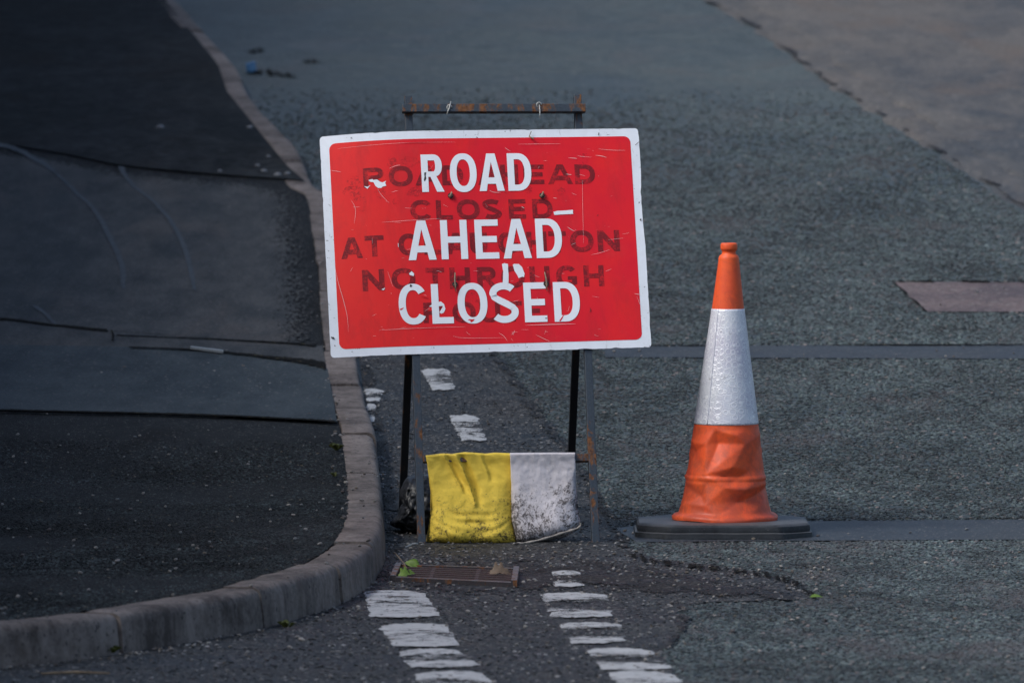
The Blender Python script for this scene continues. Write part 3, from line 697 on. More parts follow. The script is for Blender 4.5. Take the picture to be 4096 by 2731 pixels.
# rear frame
for sgn in (-1, 1):
    A = O+XL*(-.269 if sgn < 0 else .298)+BK*1.06; A.z = G(A.y)-.004; B = fp(-.262 if sgn < 0 else .290, 1.22, -.03)
    m = MB(); d = B-A; m.box((A+B)/2, XL*.0125, d/2, d.normalized().cross(XL).normalized()*.0125, .002); o = m.build('leg', M['darksteel'], sign); o['label'] = 'black rear leg of the stand'
A = O+XL*0+BK*.42+ZZ*1.0
m = MB(); P0 = fp(-.27, 1.22, -.03); P1 = fp(.27, 1.22, -.03); m.tube([P0, P1], .008, 10); m.build('hinge_rod', M['darksteel'], sign, True)
m = MB(); C1 = O+XL*-.25+BK*.98+ZZ*.17; C2 = O+XL*.25+BK*.98+ZZ*.17

# panel
PC = (-.042, 1.0145); PR = R(1.05); PW = 1.05; PH = .752
def bend(u, v):     # u,v in metres from the panel's top-left; the left side is bent back, the board slightly wavy
    l = max(0, (.36-u)/.36); b = -.055*l*l*(1-.55*v/PH)
    b += .0025*math.sin(u*5+v*3)
    return b
def pp(u, v, n=0.0):   # point on the panel
    a = u-PW/2; s = PH/2-v
    ar = a*math.cos(PR)-s*math.sin(PR); sr = a*math.sin(PR)+s*math.cos(PR)
    # the lower edge rises a little more to the right than the upper edge does
    sr += (v/PH-.5)*(-.006)*(a/.5) * -1
    return fp(PC[0]+ar+ (PC[1]+sr)*0, PC[1]+sr, .0215+n+bend(u, v)+ .0)
ea = [(0, 0)]
def rrect(w, h, r, n=6, x0=0, y0=0):
    out = []
    for cx, cy, a0 in ((w-r, r, -90), (w-r, h-r, 0), (r, h-r, 90), (r, r, 180)):
        for i in range(n+1): t = R(a0+90*i/n); out.append((x0+cx+r*math.cos(t), y0+cy+r*math.sin(t)))
    return out
def fill2d(loops, cell=.03):
    """triangulate loops (even-odd) and cut along a grid so that the sheet can follow the bend"""
    cu = bpy.data.curves.new('tmp', 'CURVE'); cu.dimensions = '2D'; cu.fill_mode = 'BOTH'
    for lp in loops:
        s = cu.splines.new('POLY'); s.points.add(len(lp)-1); s.use_cyclic_u = True
        for i, (x, y) in enumerate(lp): s.points[i].co = (x, y, 0, 1)
    ob = bpy.data.objects.new('tmp', cu); me = bpy.data.meshes.new_from_object(ob)
    bm = bmesh.new(); bm.from_mesh(me); bmesh.ops.remove_doubles(bm, verts=bm.verts[:], dist=1e-5)
    if cell:
        xs = [v.co.x for v in bm.verts]; ys = [v.co.y for v in bm.verts]
        for ax, lo, hi in ((0, min(xs), max(xs)), (1, min(ys), max(ys))):
            c = math.ceil(lo/cell)*cell
            while c < hi:
                nrm = (1, 0, 0) if ax == 0 else (0, 1, 0); co = (c, 0, 0) if ax == 0 else (0, c, 0)
                bmesh.ops.bisect_plane(bm, geom=bm.verts[:]+bm.edges[:]+bm.faces[:], plane_co=co, plane_no=nrm, dist=1e-6); c += cell
    V = [(v.co.x, v.co.y) for v in bm.verts]; bm.verts.index_update(); Fc = [tuple(v.index for v in f.verts) for f in bm.faces]
    bm.free(); bpy.data.objects.remove(ob); bpy.data.curves.remove(cu); bpy.data.meshes.remove(me)
    return V, Fc
def flat(name, loops, mat, n, parent, cell=.03):
    V, Fc = fill2d(loops, cell); P = [pp(x, y, n) for x, y in V]
    # wind towards the viewer
    o = []
    for f in Fc:
        a, b, c = P[f[0]], P[f[1]], P[f[2]]
        o.append(f if (b-a).cross(c-a).dot(NV) > 0 else f[::-1])
    return mk(name, P, o, mat, parent, False, uvs=[(x, -y) for x, y in V])
# board with real thickness and chipped right edge
out = rrect(PW, PH, .012)
def chip(lp):
    res = []
    for i in range(len(lp)):
        x0, y0 = lp[i]; x1, y1 = lp[(i+1) % len(lp)]; L = math.hypot(x1-x0, y1-y0); k = max(1, int(L/.008))
        for j in range(k):
            t = j/k; x = x0+(x1-x0)*t; y = y0+(y1-y0)*t
            d = max(0, mn.noise(Vector((x*30, y*30, 1)))-.28)*.006+.0005*mn.noise(Vector((x*160, y*160, 0)))
            if x > PW-.002: d += .004*max(0, math.sin((y-.15)/.25*math.pi)) if .15 < y < .4 else 0
            cx = 1 if x > PW-.002 else (-1 if x < .002 else 0); cy = 1 if y > PH-.002 else (-1 if y < .002 else 0)
            res.append((x-cx*d, y-cy*d))
    return res
outl = chip(out)
V, Fc = fill2d([outl], .03); P = [pp(x, y, 0) for x, y in V]; Fo = []
for f in Fc:
    a, b, c = P[f[0]], P[f[1]], P[f[2]]; Fo.append(f if (b-a).cross(c-a).dot(NV) > 0 else f[::-1])
panel = mk('panel', P, Fo, M['swhite'], sign)
bk = [p-NV*.0035 for p in P]
edges = {}
for f in Fo:
    for i in range(len(f)): e = (f[i], f[(i+1) % len(f)]); edges[e] = 1
bd = [e for e in edges if (e[1], e[0]) not in edges]
back = mk('panel_back', [p for p in P]+bk, [tuple(i+len(P) for i in f[::-1]) for f in Fo]+[(b, a, a+len(P), b+len(P)) for a, b in bd], simple('panel_core', (.03, .035, .06), .6), panel)

# region-1 pixel -> panel metres (bilinear inverse of the board's corners)
CT = [(50, 262), (1870, 240), (1930, 1490), (108, 1546)]
def uv(X, Y):
    u, v = .5, .5
    for _ in range(12):
        x = (1-u)*(1-v)*CT[0][0]+u*(1-v)*CT[1][0]+u*v*CT[2][0]+(1-u)*v*CT[3][0]
        y = (1-u)*(1-v)*CT[0][1]+u*(1-v)*CT[1][1]+u*v*CT[2][1]+(1-u)*v*CT[3][1]
        u += (X-x)/1820; v += (Y-y)/1260
    return (u*PW, v*PH)
# red field
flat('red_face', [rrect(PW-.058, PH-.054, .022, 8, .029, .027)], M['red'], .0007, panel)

# letters: outlines in a box of width w, height 1 (y up), stroke t
def ell(cx, cy, rx, ry, a0, a1, n=22, p=2.25):
    o = []
    for i in range(n+1):
        t = R(a0+(a1-a0)*i/n); c, s = math.cos(t), math.sin(t)
        o.append((cx+rx*math.copysign(abs(c)**(2/p), c), cy+ry*math.copysign(abs(s)**(2/p), s)))
    return o
def stroke(pts, t, cap0=None, cap1=None):
    L, Rr = [], []
    P = [Vector(p) for p in pts]
    for i in range(len(P)):
        d = (P[min(i+1, len(P)-1)]-P[max(i-1, 0)]).normalized(); nn = Vector((-d.y, d.x))*t/2
        L.append(tuple(P[i]+nn)); Rr.append(tuple(P[i]-nn))
    return [L+Rr[::-1]]
def glyph(c, w, t, th=None):
    h = t*.92 if th is None else th
    if c == 'O': return [ell(w/2, .5, w/2, .515, 0, 360, 44)[:-1], ell(w/2, .5, w/2-t, .515-h, 0, 360, 44)[:-1]]
    if c == 'L': return [[(0, 0), (w, 0), (w, h), (t, h), (t, 1), (0, 1)]]
    if c == 'T': return [[(0, 1), (0, 1-h), (w/2-t/2, 1-h), (w/2-t/2, 0), (w/2+t/2, 0), (w/2+t/2, 1-h), (w, 1-h), (w, 1)]]
    if c == 'E': return [[(0, 0), (w, 0), (w, h), (t, h), (t, .5-h/2), (w*.93, .5-h/2), (w*.93, .5+h/2), (t, .5+h/2), (t, 1-h), (w, 1-h), (w, 1), (0, 1)]]
    if c == 'H': return [[(0, 0), (t, 0), (t, .5-h/2), (w-t, .5-h/2), (w-t, 0), (w, 0), (w, 1), (w-t, 1), (w-t, .5+h/2), (t, .5+h/2), (t, 1), (0, 1)]]
    if c == 'N': return [[(0, 0), (t, 0), (t, .62), (w-t*1.05, 0), (w, 0), (w, 1), (w-t, 1), (w-t, .38), (t*1.05, 1), (0, 1)]]
    if c == 'A':
        k = w/2-t*.55; ss = t*1.06
        # outer
        def xi(y): return ss+(w/2-ss)*y/(1-.28*t/t*.9) if False else ss+(w/2-ss)*y/.80
        b0, b1 = .20, .20+h
        return [[(0, 0), (ss, 0), (xi(b0*.9), b0*.95), (w-xi(b0*.9), b0*.95), (w-ss, 0), (w, 0), (w/2+t*.62, 1), (w/2-t*.62, 1)], [(xi(b1*.95), b1), (w/2, .78), (w-xi(b1*.95), b1)]]
    if c == 'D':
        r = w*.58
        return [[(0, 0)]+[(w-r, 0)]+ell(w-r, .5, r, .5, -90, 90, 24, 2.3)[1:-1]+[(w-r, 1), (0, 1)],
                [(t, h), (w-r, h)]+ell(w-r, .5, r-t, .5-h, -90, 90, 24, 2.3)[1:-1]+[(w-r, 1-h), (t, 1-h)]]
    if c == 'U':
        r = w/2
        return [[(0, 1)]+ell(r, .42, r, .43, 180, 360, 24, 2.4)+[(w, 1), (w-t, 1)]+ell(r, .42, r-t, .43-h, 360, 180, 24, 2.4)+[(t, 1)]]
    if c == 'R':
        wb = w*.93; r = wb*.42; m_ = .40
        return [[(0, 0), (t, 0), (t, m_), (w*.40, m_), (w-t*1.12, 0), (w, 0), (w*.66, m_+.015)]+ell(wb-r, (1+m_)/2, r, (1-m_)/2, -60, 90, 18, 2.2)+[(0, 1)],
                [(t, m_+h*.9), (wb-r, m_+h*.9)]+ell(wb-r, (1+m_)/2, r-t, (1-m_)/2-h*.92, -90, 90, 14, 2.2)[1:-1]+[(wb-r, 1-h), (t, 1-h)]]
    if c == 'C':
        o_ = ell(w/2, .5, w/2, .515, 42, 322, 40); i_ = ell(w/2, .5, w/2-t, .515-h, 322, 42, 40)
        o_ = ell(w*.5, .5, w*.5, .515, 36, 324, 40); i_ = ell(w*.5, .5, w*.5-t, .515-h, 318, 42, 40); return [o_+i_]
    if c == 'G':
        o_ = ell(w*.5, .5, w*.5, .515, 38, 300, 36); i_ = ell(w*.5, .5, w*.5-t, .515-h, 300, 42, 36)
        return [o_+[(w*.98, .12), (w*.98, .5), (w*.55, .5), (w*.55, .5-h*.8), (w*.98-t, .5-h*.8), (w*.98-t, .22)]+i_]
    if c == 'S':
        ax = w/2-t/2; c1 = [(w/2+ax*math.cos(R(a)), .745+ (.27-h/2)*math.sin(R(a))) for a in range(38, 232, 12)]
        c2 = [(w/2+ax*math.cos(R(a)), .255+(.27-h/2)*math.sin(R(a))) for a in range(52, -143, -12)]
        return stroke([tuple(p) for p in interp([Vector(p) for p in c1+c2], 3)], t)
def word(items, t, th=None):
    """items: (char, Xleft, Xright, Ytop, Ybottom) in board pixels"""
    loops = []
    for c, x0, x1, y0, y1 in items:
        u0, v0 = uv(x0, y1); u1, _ = uv(x1, y1); _, v1 = uv(x0, y0); hh = v0-v1; w = (u1-u0)/hh
        for lp in glyph(c, w, t, th): loops.append([(u0+x*hh, v0-y*hh) for x, y in lp])
    return loops
def sglyph(w, t):
    h = t*.92; ax = w/2-t/2; ry = .27-h/2; pw = 2.0
    def bowl(cy, angs): return [(w/2+ax*math.copysign(abs(math.cos(R(a)))**(2/pw), math.cos(R(a))), cy+ry*math.copysign(abs(math.sin(R(a)))**(2/pw), math.sin(R(a)))) for a in angs]
    P = interp([Vector(p) for p in bowl(.735, range(34, 226, 12))+bowl(.265, range(46, -147, -12))], 3); L = []; Q = []; WW = []; NN = []
    for i in range(len(P)):
        a = P[max(i-2, 0)]; b = P[i]; c = P[min(i+2, len(P)-1)]; d = (c-a).normalized(); nn = Vector((-d.y, d.x))
        ab = (b-a); bc = (c-b); cr = ab.x*bc.y-ab.y*bc.x; kap = 2*cr/max(1e-9, ab.length*bc.length*(c-a).length) if ab.length > 0 and bc.length > 0 else 0
        rad = abs(1/kap) if abs(kap) > 1e-6 else 9; w1 = w2 = t/2
        if kap > 0: w1 = min(w1, rad*.93)
        else: w2 = min(w2, rad*.93)
        WW.append((w1, w2)); NN.append(nn)
    for i in range(len(P)):
        j = range(max(0, i-3), min(len(P), i+4)); w1 = sum(WW[q][0] for q in j)/len(j); w2 = sum(WW[q][1] for q in j)/len(j)
        L.append(P[i]+NN[i]*w1); Q.append(P[i]-NN[i]*w2)
    V = [(p.x, p.y) for p in L+Q]; n = len(L); return V, [(i, i+1, n+i+1, n+i) for i in range(n-1)]
def word_mesh(name, items, t, mat, n, th=None, cell=.04, wob=0):
    for it in items:
        if it[0] == 'S':
            c, x0, x1, y0, y1 = it; u0, v0 = uv(x0, y1); u1, _ = uv(x1, y1); _, v1 = uv(x0, y0); hh = v0-v1
            v, f = sglyph((u1-u0)/hh, t); v = [(u0+x*hh, v0-y*hh) for x, y in v]
        else: v, f = fill2d(word([it], t, th), cell)
        P = [pp(x, y, n) for x, y in v]; Fa = []
        for q in f:
            a, b, c = P[q[0]], P[q[1]], P[q[2]]; Fa.append(q if (b-a).cross(c-a).dot(NV) > 0 else tuple(q[::-1]))
        mk(name, P, Fa, mat, panel, False, uvs=[(x, -y) for x, y in v])
word_mesh('letter', [('R', 629, 757, 393, 608), ('O', 792, 945, 390, 606), ('A', 957, 1101, 387, 602), ('D', 1122, 1258, 385, 600)], .175, M['letter'], .0021)
word_mesh('letter', [('A', 550, 710, 773, 998), ('H', 738, 890, 769, 993), ('E', 934, 1068, 766, 990), ('A', 1092, 1254, 762, 987), ('D', 1281, 1430, 759, 984)], .175, M['letter'], .0021)
word_mesh('letter', [('C', 497, 662, 1137, 1363), ('L', 684, 806, 1134, 1360), ('O', 832, 1002, 1131, 1357), ('S', 1016, 1178, 1128, 1353), ('E', 1211, 1339, 1124, 1350), ('D', 1380, 1529, 1121, 1347)], .175, M['letter'], .0021)
g = M['ghost']
word_mesh('old_letter', [('R', 297, 420, 462, 575), ('O', 442, 577, 459, 573), ('A', 590, 725, 457, 571), ('D', 745, 865, 455, 569), ('A', 950, 1065, 452, 566), ('H', 1078, 1180, 450, 564), ('E', 1210, 1328, 450, 562), ('A', 1350, 1492, 449, 561), ('D', 1505, 1620, 448, 560)], .24, g, .0013)
word_mesh('old_letter', [('C', 563, 690, 656, 768), ('L', 710, 804, 654, 766), ('O', 828, 958, 652, 764), ('S', 974, 1084, 650, 762), ('E', 1125, 1222, 648, 760), ('D', 1260, 1375, 646, 758)], .24, g, .0013)
word_mesh('old_letter', [('A', 170, 292, 860, 980), ('T', 305, 412, 853, 973), ('C', 495, 612, 848, 968), ('L', 640, 736, 846, 966), ('A', 765, 880, 842, 962), ('U', 902, 1000, 840, 960), ('G', 1062, 1180, 838, 958), ('H', 1225, 1340, 834, 954), ('T', 1352, 1452, 831, 951), ('O', 1475, 1608, 828, 948), ('N', 1632, 1757, 826, 946)], .24, g, .0013)
word_mesh('old_letter', [('N', 290, 414, 1048, 1170), ('O', 456, 590, 1045, 1166), ('T', 650, 755, 1042, 1162), ('H', 785, 902, 1040, 1160), ('R', 942, 1056, 1036, 1156), ('O', 1080, 1213, 1034, 1154), ('U', 1242, 1356, 1031, 1150), ('G', 1393, 1513, 1029, 1148), ('H', 1550, 1665, 1026, 1145)], .24, g, .0013)
word_mesh('old_letter', [('R', 635, 755, 1240, 1356), ('O', 800, 932, 1237, 1353), ('U', 955, 1072, 1235, 1350), ('T', 1092, 1197, 1231, 1346), ('E', 1215, 1305, 1228, 1342)], .24, g, .0013)
# smears of old residue
def blob(X, Y, rx, ry, seed, n=22, rg=.5):
    o = []
    for i in range(n):
        a = math.tau*i/n; k = 1+rg*mn.noise(Vector((math.cos(a)*1.7+seed*3.3, math.sin(a)*1.7, seed))) + rg*.5*mn.noise(Vector((math.cos(a)*5+seed, math.sin(a)*5, seed)))
        o.append(uv(X+rx*k*math.cos(a), Y+ry*k*math.sin(a)))
    return o
def multi(name, loops, mat, n):
    if name != 'scratches' and len(loops) > 1:
        for lp in loops: multi(name, [lp], mat, n)
        return
    V = []; Fa = []; U = []
    for lp in loops:
        v, f = fill2d([lp], 0); k = len(V); P = [pp(x, y, n) for x, y in v]
        for q in f:
            a, b, c = P[q[0]], P[q[1]], P[q[2]]; q = q if (b-a).cross(c-a).dot(NV) > 0 else q[::-1]; Fa.append(tuple(i+k for i in q))
        V += P; U += [(x, -y) for x, y in v]
    return mk(name, V, Fa, mat, panel, False, uvs=U)
sm = NT('faint_residue'); 
M['smear'] = redmat('faint_residue', True)
for nd in M['smear'].node_tree.nodes:
    if nd.type == 'MAP_RANGE' and abs(nd.inputs[3].default_value-.96) < 1e-4: nd.inputs[3].default_value = .60; nd.inputs[4].default_value = 0; nd.inputs[1].default_value = .42; nd.inputs[2].default_value = .52
bpy.data.materials.remove(sm.m)
multi('residue', [blob(455, 432, 28, 26, 1), blob(560, 430, 45, 28, 2), blob(240, 530, 38, 26, 3), blob(225, 590, 50, 30, 4), blob(252, 630, 12, 26, 5), blob(275, 627, 9, 26, 6), blob(600, 603, 55, 24, 7), blob(400, 610, 40, 30, 8), blob(300, 665, 10, 40, 9), blob(480, 655, 22, 22, 10), blob(1560, 415, 20, 28, 11), blob(1235, 590, 22, 24, 12), blob(1420, 600, 22, 22, 13), blob(1110, 590, 14, 26, 14), blob(930, 1200, 36, 40, 15), blob(1370, 1165, 26, 26, 16), blob(285, 705, 18, 8, 17), blob(850, 1180, 30, 22, 18)], M['smear'], .0010)
# torn remnants of white vinyl
T = [[(322, 533), (345, 526), (352, 532), (372, 530), (392, 545), (404, 548), (424, 540), (418, 552), (425, 568), (405, 572), (396, 580), (378, 579), (364, 568), (352, 545), (335, 542)],
     [(299, 566), (320, 570), (336, 560), (318, 582)],
     [(1378, 716), (1381, 720), (1400, 714), (1440, 712), (1488, 708), (1491, 714), (1488, 722), (1492, 731), (1430, 734), (1384, 737), (1380, 728)],
     [(1081, 1018), (1095, 1013), (1116, 1018), (1116, 1050), (1119, 1080), (1118, 1126), (1085, 1126), (1088, 1060)],
     [(1143, 1022), (1150, 1017), (1178, 1018), (1196, 1035), (1210, 1072), (1207, 1092), (1196, 1090), (1176, 1098), (1168, 1080), (1152, 1056)],
     [(664, 1262), (686, 1246), (700, 1250), (702, 1262), (685, 1265)], [(716, 1236), (732, 1233), (750, 1248), (757, 1275), (748, 1296), (735, 1302), (722, 1296), (738, 1270), (744, 1258), (718, 1260)],
     [(552, 1072), (566, 1060), (580, 1074), (578, 1088), (556, 1082)], [(394, 1162), (408, 1156), (416, 1152), (408, 1166)],
     [(489, 900), (492, 900), (493, 922), (490, 920)]]
multi('torn_vinyl', [[uv(*p) for p in lp] for lp in T], M['letter'], .0018)
# gaps torn out of the letters: red showing again
T = [[(893, 1333), (905, 1334), (924, 1333), (916, 1344), (902, 1352), (898, 1340), (884, 1338)], [(497, 1276), (512, 1270), (522, 1266), (510, 1280), (500, 1282)], [(1404, 1342), (1420, 1320), (1436, 1302), (1424, 1326), (1412, 1345)], [(618, 1203), (634, 1198), (650, 1204), (658, 1215), (640, 1212)],
     [(786, 545), (797, 552), (800, 566), (792, 566)]]
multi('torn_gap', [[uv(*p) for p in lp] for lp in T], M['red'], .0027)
T = [[(640, 498), (652, 494), (648, 515), (652, 530), (643, 548), (638, 540), (642, 520)], [(556, 1140), (560, 1134), (570, 1144), (562, 1152), (555, 1148)], [(1325, 1325), (1336, 1324), (1337, 1329), (1326, 1329)],
     [(1580, 1262), (1588, 1280), (1583, 1292), (1580, 1290), (1584, 1278)], [(107, 1425), (125, 1428), (131, 1440), (112, 1434)], [(1870, 765), (1880, 757), (1880, 775)], [(1640, 266), (1645, 266), (1642, 282), (1638, 282)],
     [(1850, 336), (1872, 318), (1872, 321), (1852, 339)], [(1627, 740), (1638, 735), (1628, 745)]]
multi('paint_chip', [[uv(*p) for p in lp] for lp in T], M['hole'], .0028)
# long scratches
def line(pts, w0):
    P = interp([Vector(p) for p in pts], 6); L = []; Q = []
    for i, p in enumerate(P):
        d = (P[min(i+1, len(P)-1)]-P[max(i-1, 0)]).normalized(); w = w0*math.sin(math.pi*(i+.4)/(len(P)-.2))/2+.15
        L.append((p.x-d.y*w, p.y+d.x*w)); Q.append((p.x+d.y*w, p.y-d.x*w))
    return [uv(*p) for p in L+Q[::-1]]
S = [([(128, 1000), (150, 1110), (180, 1220), (200, 1310), (207, 1400)], 3), ([(1212, 1367), (1360, 1362), (1500, 1359)], 4.5), ([(380, 1395), (600, 1385), (870, 1376)], 3), ([(400, 778), (560, 770), (740, 760)], 2.2),
     ([(102, 462), (150, 472), (170, 478)], 2.5), ([(1465, 410), (1500, 413), (1515, 415)], 3.5), ([(1518, 398), (1550, 404), (1600, 407)], 2), ([(1620, 396), (1655, 400), (1685, 408)], 4), ([(1450, 503), (1470, 506), (1485, 507)], 4.5),
     ([(1378, 640), (1398, 643)], 4), ([(1455, 805), (1480, 822), (1500, 832)], 4), ([(1835, 1187), (1872, 1194)], 4), ([(1150, 1395), (1145, 1412), (1130, 1420)], 3), ([(1270, 1420), (1320, 1445), (1350, 1458)], 2.5), ([(1848, 1200), (1868, 1250), (1882, 1275)], 2),
     ([(375, 585), (400, 625), (440, 668)], 2), ([(225, 640), (250, 700), (242, 780)], 2), ([(1012, 597), (1035, 608), (1075, 610)], 3.5), ([(1640, 360), (1720, 367), (1795, 368)], 2), ([(1195, 690), (1212, 700)], 4.5), ([(800, 1430), (870, 1440), (1090, 1438)], 1.6),
     ([(440, 470), (480, 455), (505, 452)], 3), ([(1060, 1410), (1090, 1430), (1110, 1460)], 2.5), ([(1545, 540), (1546, 700), (1548, 900)], 1.6), ([(1835, 410), (1837, 440), (1838, 462)], 4), ([(460, 1150), (430, 1060)], 1.4), ([(1110, 1155), (1118, 1100)], 1.5), ([(1590, 965), (1640, 955), (1700, 935)], 2), ([(1690, 880), (1780, 870)], 1.5), ([(150, 340), (500, 325), (820, 322)], 1.3), ([(1180, 333), (1420, 330)], 2)]
rr = random.Random(3)
for i in range(60):
    x = rr.uniform(130, 1840); y = rr.uniform(310, 1460); a = rr.choice([rr.uniform(-.4, .4), rr.uniform(0, 3.1)]); l = rr.uniform(5, 42)
    S.append(([(x, y), (x+l*.5*math.cos(a), y+l*.5*math.sin(a)+rr.uniform(-2, 2)), (x+l*math.cos(a), y+l*math.sin(a))], rr.uniform(.8, 2.2)))
o = multi('scratches', [line(p, w*.45) for p, w in S], M['scratch'], .0032); o['kind'] = 'stuff'
# fixing holes with wire through them
for (X, Y, long_) in ((790, 629, 0), (1313, 627, 0), (812, 1135, 1), (1333, 1131, 1)):
    u, v = uv(X, Y); m = MB(); ring = [pp(u+.0092*math.cos(t), v+.0092*math.sin(t), .0034) for t in [k*math.tau/20 for k in range(20)]]
    m.add(ring, [tuple(range(20))[::-1]]); m.build('hole', M['hole'], panel)
    m = MB()
    if long_:
        dx = .002 if X < 1000 else -.004
        m.tube([pp(u+dx, v-.038, .010), pp(u, v-.015, .011), pp(u+.001, v+.004, .009), pp(u+.001, v+.026, .008)], [.0016, .0026, .003, .0014], 7)
        m.tube([pp(u-.004, v+.004, .004), pp(u+.002, v-.003, .010), pp(u+.005, v+.005, .004)], .002, 6)
    else:
        m.tube([pp(u-.003, v+.008, .004), pp(u, v, .012), pp(u+.004, v-.009, .008), pp(u+.003, v-.013, .005)], [.003, .0038, .003, .0015], 7)
        m.tube([pp(u-.006, v+.001, .004), pp(u+.001, v+.003, .010), pp(u+.006, v-.001, .004)], .0025, 6)
    m.build('wire_tie', M['wirer'], panel, True)
# wires hanging from the top bar
def barpt(px, py): # on the bar's front
    a = (px-1977)/1219.0; return fp(a+.0, 1.462-(py-440)/1219.0/.98, .045)
for pts, w in (([(1803, 415), (1797, 440), (1790, 455), (1785, 470)], .0022), ([(2158, 430), (2160, 452), (2159, 470), (2158, 485)], .0018)):
    m = MB(); P = [barpt(*p) for p in pts]; m.tube(P, [w*.8, w*1.3, w, w*.7], 7)
    c = P[1] if w > .002 else P[0]; k = [c+XL*(.008*math.cos(t))+ZZ*(.009*math.sin(t))-NV*.004 for t in [i*math.tau/9 for i in range(9)]]; m.tube(k, .0025, 6)
    m.build('wire_tie', M['wire'], sign, True)
# twig caught behind the rim
m = MB(); m.tube([pp(*uv(1254, 262), .010), pp(*uv(1248, 275), .008), pp(*uv(1243, 290), .006)], .0013, 6); m.tube([pp(*uv(1241, 288), .006), pp(*uv(1252, 298), .010), pp(*uv(1268, 306), .010)], [.0016, .0026, .002], 7)
tw = m.build('twig', M['twig'], loc=pp(*uv(1250, 285), .006)); tag(tw, 'tiny forked twig caught on the top rim of the red sign', 'twig')

# ------------------------------------------------------------------ sacks draped over the cross bar
def sack(name, L, Rt, top, bot, mat, dfun, label, bulge=.115, backlen=.8, seed=0, bottom_round=.9):
    """L, Rt: px left/right edge as functions of v (lists of (v, px)); top/bot: py as functions of u"""
    def li(t, x): 
        for (a, b), (c, d) in zip(t, t[1:]):
            if a <= x <= c: 
                k = (x-a)/(c-a); return b+(d-b)*k
        return t[-1][1] if x > t[-1][0] else t[0][1]
    NU, NV_ = 64, 60; V = []; U = []; m_ = 0
    yb = O.y+.0855      # the bar
    for i in range(NU+1):
        u = i/NU; e = max(0, 1-abs(2*u-1)**5.0)**.5
        col = []
        xbar = None
        def pt(v, Y):
            px = li(L, v)+(li(Rt, v)-li(L, v))*u; py = li(top, u)+(li(bot, u)-li(top, u))*v; return at(px, py, Y)
        for j in range(NV_+1):                     # front, downwards
            v = j/NV_; b = (max(0, v-.10)/.9)**1.35
            prof = bulge*b*max(0, 1-((v-.72)/.285)**4 if v > .72 else 1)**.5
            t = prof*(.22+.78*e)+.017*(1-v)+.006
            yq = yb-t-.012 + (u-.5)*.03
            p = pt(v, yq); p.y -= dfun(u, v); p.y += .016*mn.noise(Vector((p.x*11+seed, p.z*13, seed)))*v*e
            p.x += .004*mn.noise(Vector((seed, p.z*22, u*2)))
            col.append((p, (u*.28, (1-v)*.3)))
        n_fr = len(col)
        for j in range(1, 24):                     # inner side, upwards again
            v = 1-j/24; p = pt(v, yb-.0135+.008*(1-v)+(u-.5)*.03); p.y += .020*v*e; col.append((p, (u*.28, .30+v*.3)))
        p = pt(.09, yb); col.append((p, (u*.28, .3)))
        for j in range(0, 20):                     # back lobe, inside
            v = .08+(backlen-.08)*j/19; p = pt(v, yb+.018); col.append((p, (u*.28, .3+v*.3)))
        for j in range(20):                        # back lobe, outside
            v = backlen*(1-j/20); p = pt(v, yb+.028+.07*max(0, v-.1)*e*(1 if j else .3)); col.append((p, (u*.28, .3+v*.3)))
        p = pt(-.012, yb+.010); col.append((p, (u*.28, .305)))
        m_ = len(col); V += [c[0] for c in col]; U += [c[1] for c in col]
    Fc = []
    for i in range(NU):
        for j in range(m_): k = (j+1) % m_; Fc.append((i*m_+j, i*m_+k, (i+1)*m_+k, (i+1)*m_+j))
    Fc.append(tuple(range(m_))[::-1]); Fc.append(tuple(NU*m_+j for j in range(m_)))
    for q in range(len(V)):
        g_ = G(V[q].y)+.004
        if V[q].z < g_: V[q].z = g_+(.0015*math.sin(q) if False else 0)
    o = mk(name, V, Fc, mat, None, True, uvs=U, loc=(sum(v.x for v in V)/len(V), yb, 0))
    bm = bmesh.new(); bm.from_mesh(o.data); bmesh.ops.recalc_face_normals(bm, faces=bm.faces[:]); bm.to_mesh(o.data); bm.free()
    return tag(o, label, 'sandbag', 'sandbags hung over the cross bar of the sign stand'), V, m_
def yd(u, v):
    d = 0
    # two pleats falling from the bar to the right
    for (u0, u1, v1, a, w) in ((.19, .40, .42, .018, .045), (.34, .55, .58, .028, .06), (.63, .72, .30, .007, .05)):
        if v < v1:
            c = u0+(u1-u0)*(v/v1)**.75; s = (u-c)/w; k = math.sin(math.pi*min(1, (v/v1)*.97+.02))**.6
            d += a*k*(math.exp(s*3.0) if s < 0 else math.exp(-s*.9)*(1-1*math.exp(-s*8))-0*s) if s < 0 else -a*k*math.exp(-((s-.6)/.75)**2)*.75
    # curved sag wrinkles in the lower half
    if v > .5:
        q = v-.80+.22*(2*u-1)**2; d += .0040*(1+1.2*mn.noise(Vector((u*4, v*9, 8))))*math.sin(q*62+4*mn.noise(Vector((u*3, v*3, 0))))*math.exp(-((v-.76)/.13)**2)*(1-abs(2*u-1)**3)
    d += .005*mn.noise(Vector((u*5, v*5, 4)))*min(1, v*4)+.0025*mn.noise(Vector((u*13, v*13, 4)))
    return d
sack('sandbag', [(0, 1705), (.18, 1712), (.35, 1722), (.55, 1727), (.75, 1718), (.9, 1708), (1, 1704)], [(0, 2047), (.2, 2053), (.45, 2056), (.65, 2054), (.8, 2059), (.92, 2070), (1, 2082)],
     [(0, 1821), (.1, 1819), (.2, 1816), (.3, 1818), (.45, 1811), (.55, 1813), (.7, 1817), (.8, 1813), (1, 1816)], [(0, 2178), (.3, 2186), (.7, 2190), (1, 2188)],
     M['yellow'], yd, 'dirty yellow woven sandbag hung over the lower bar of the sign stand', .135, .7, 1)
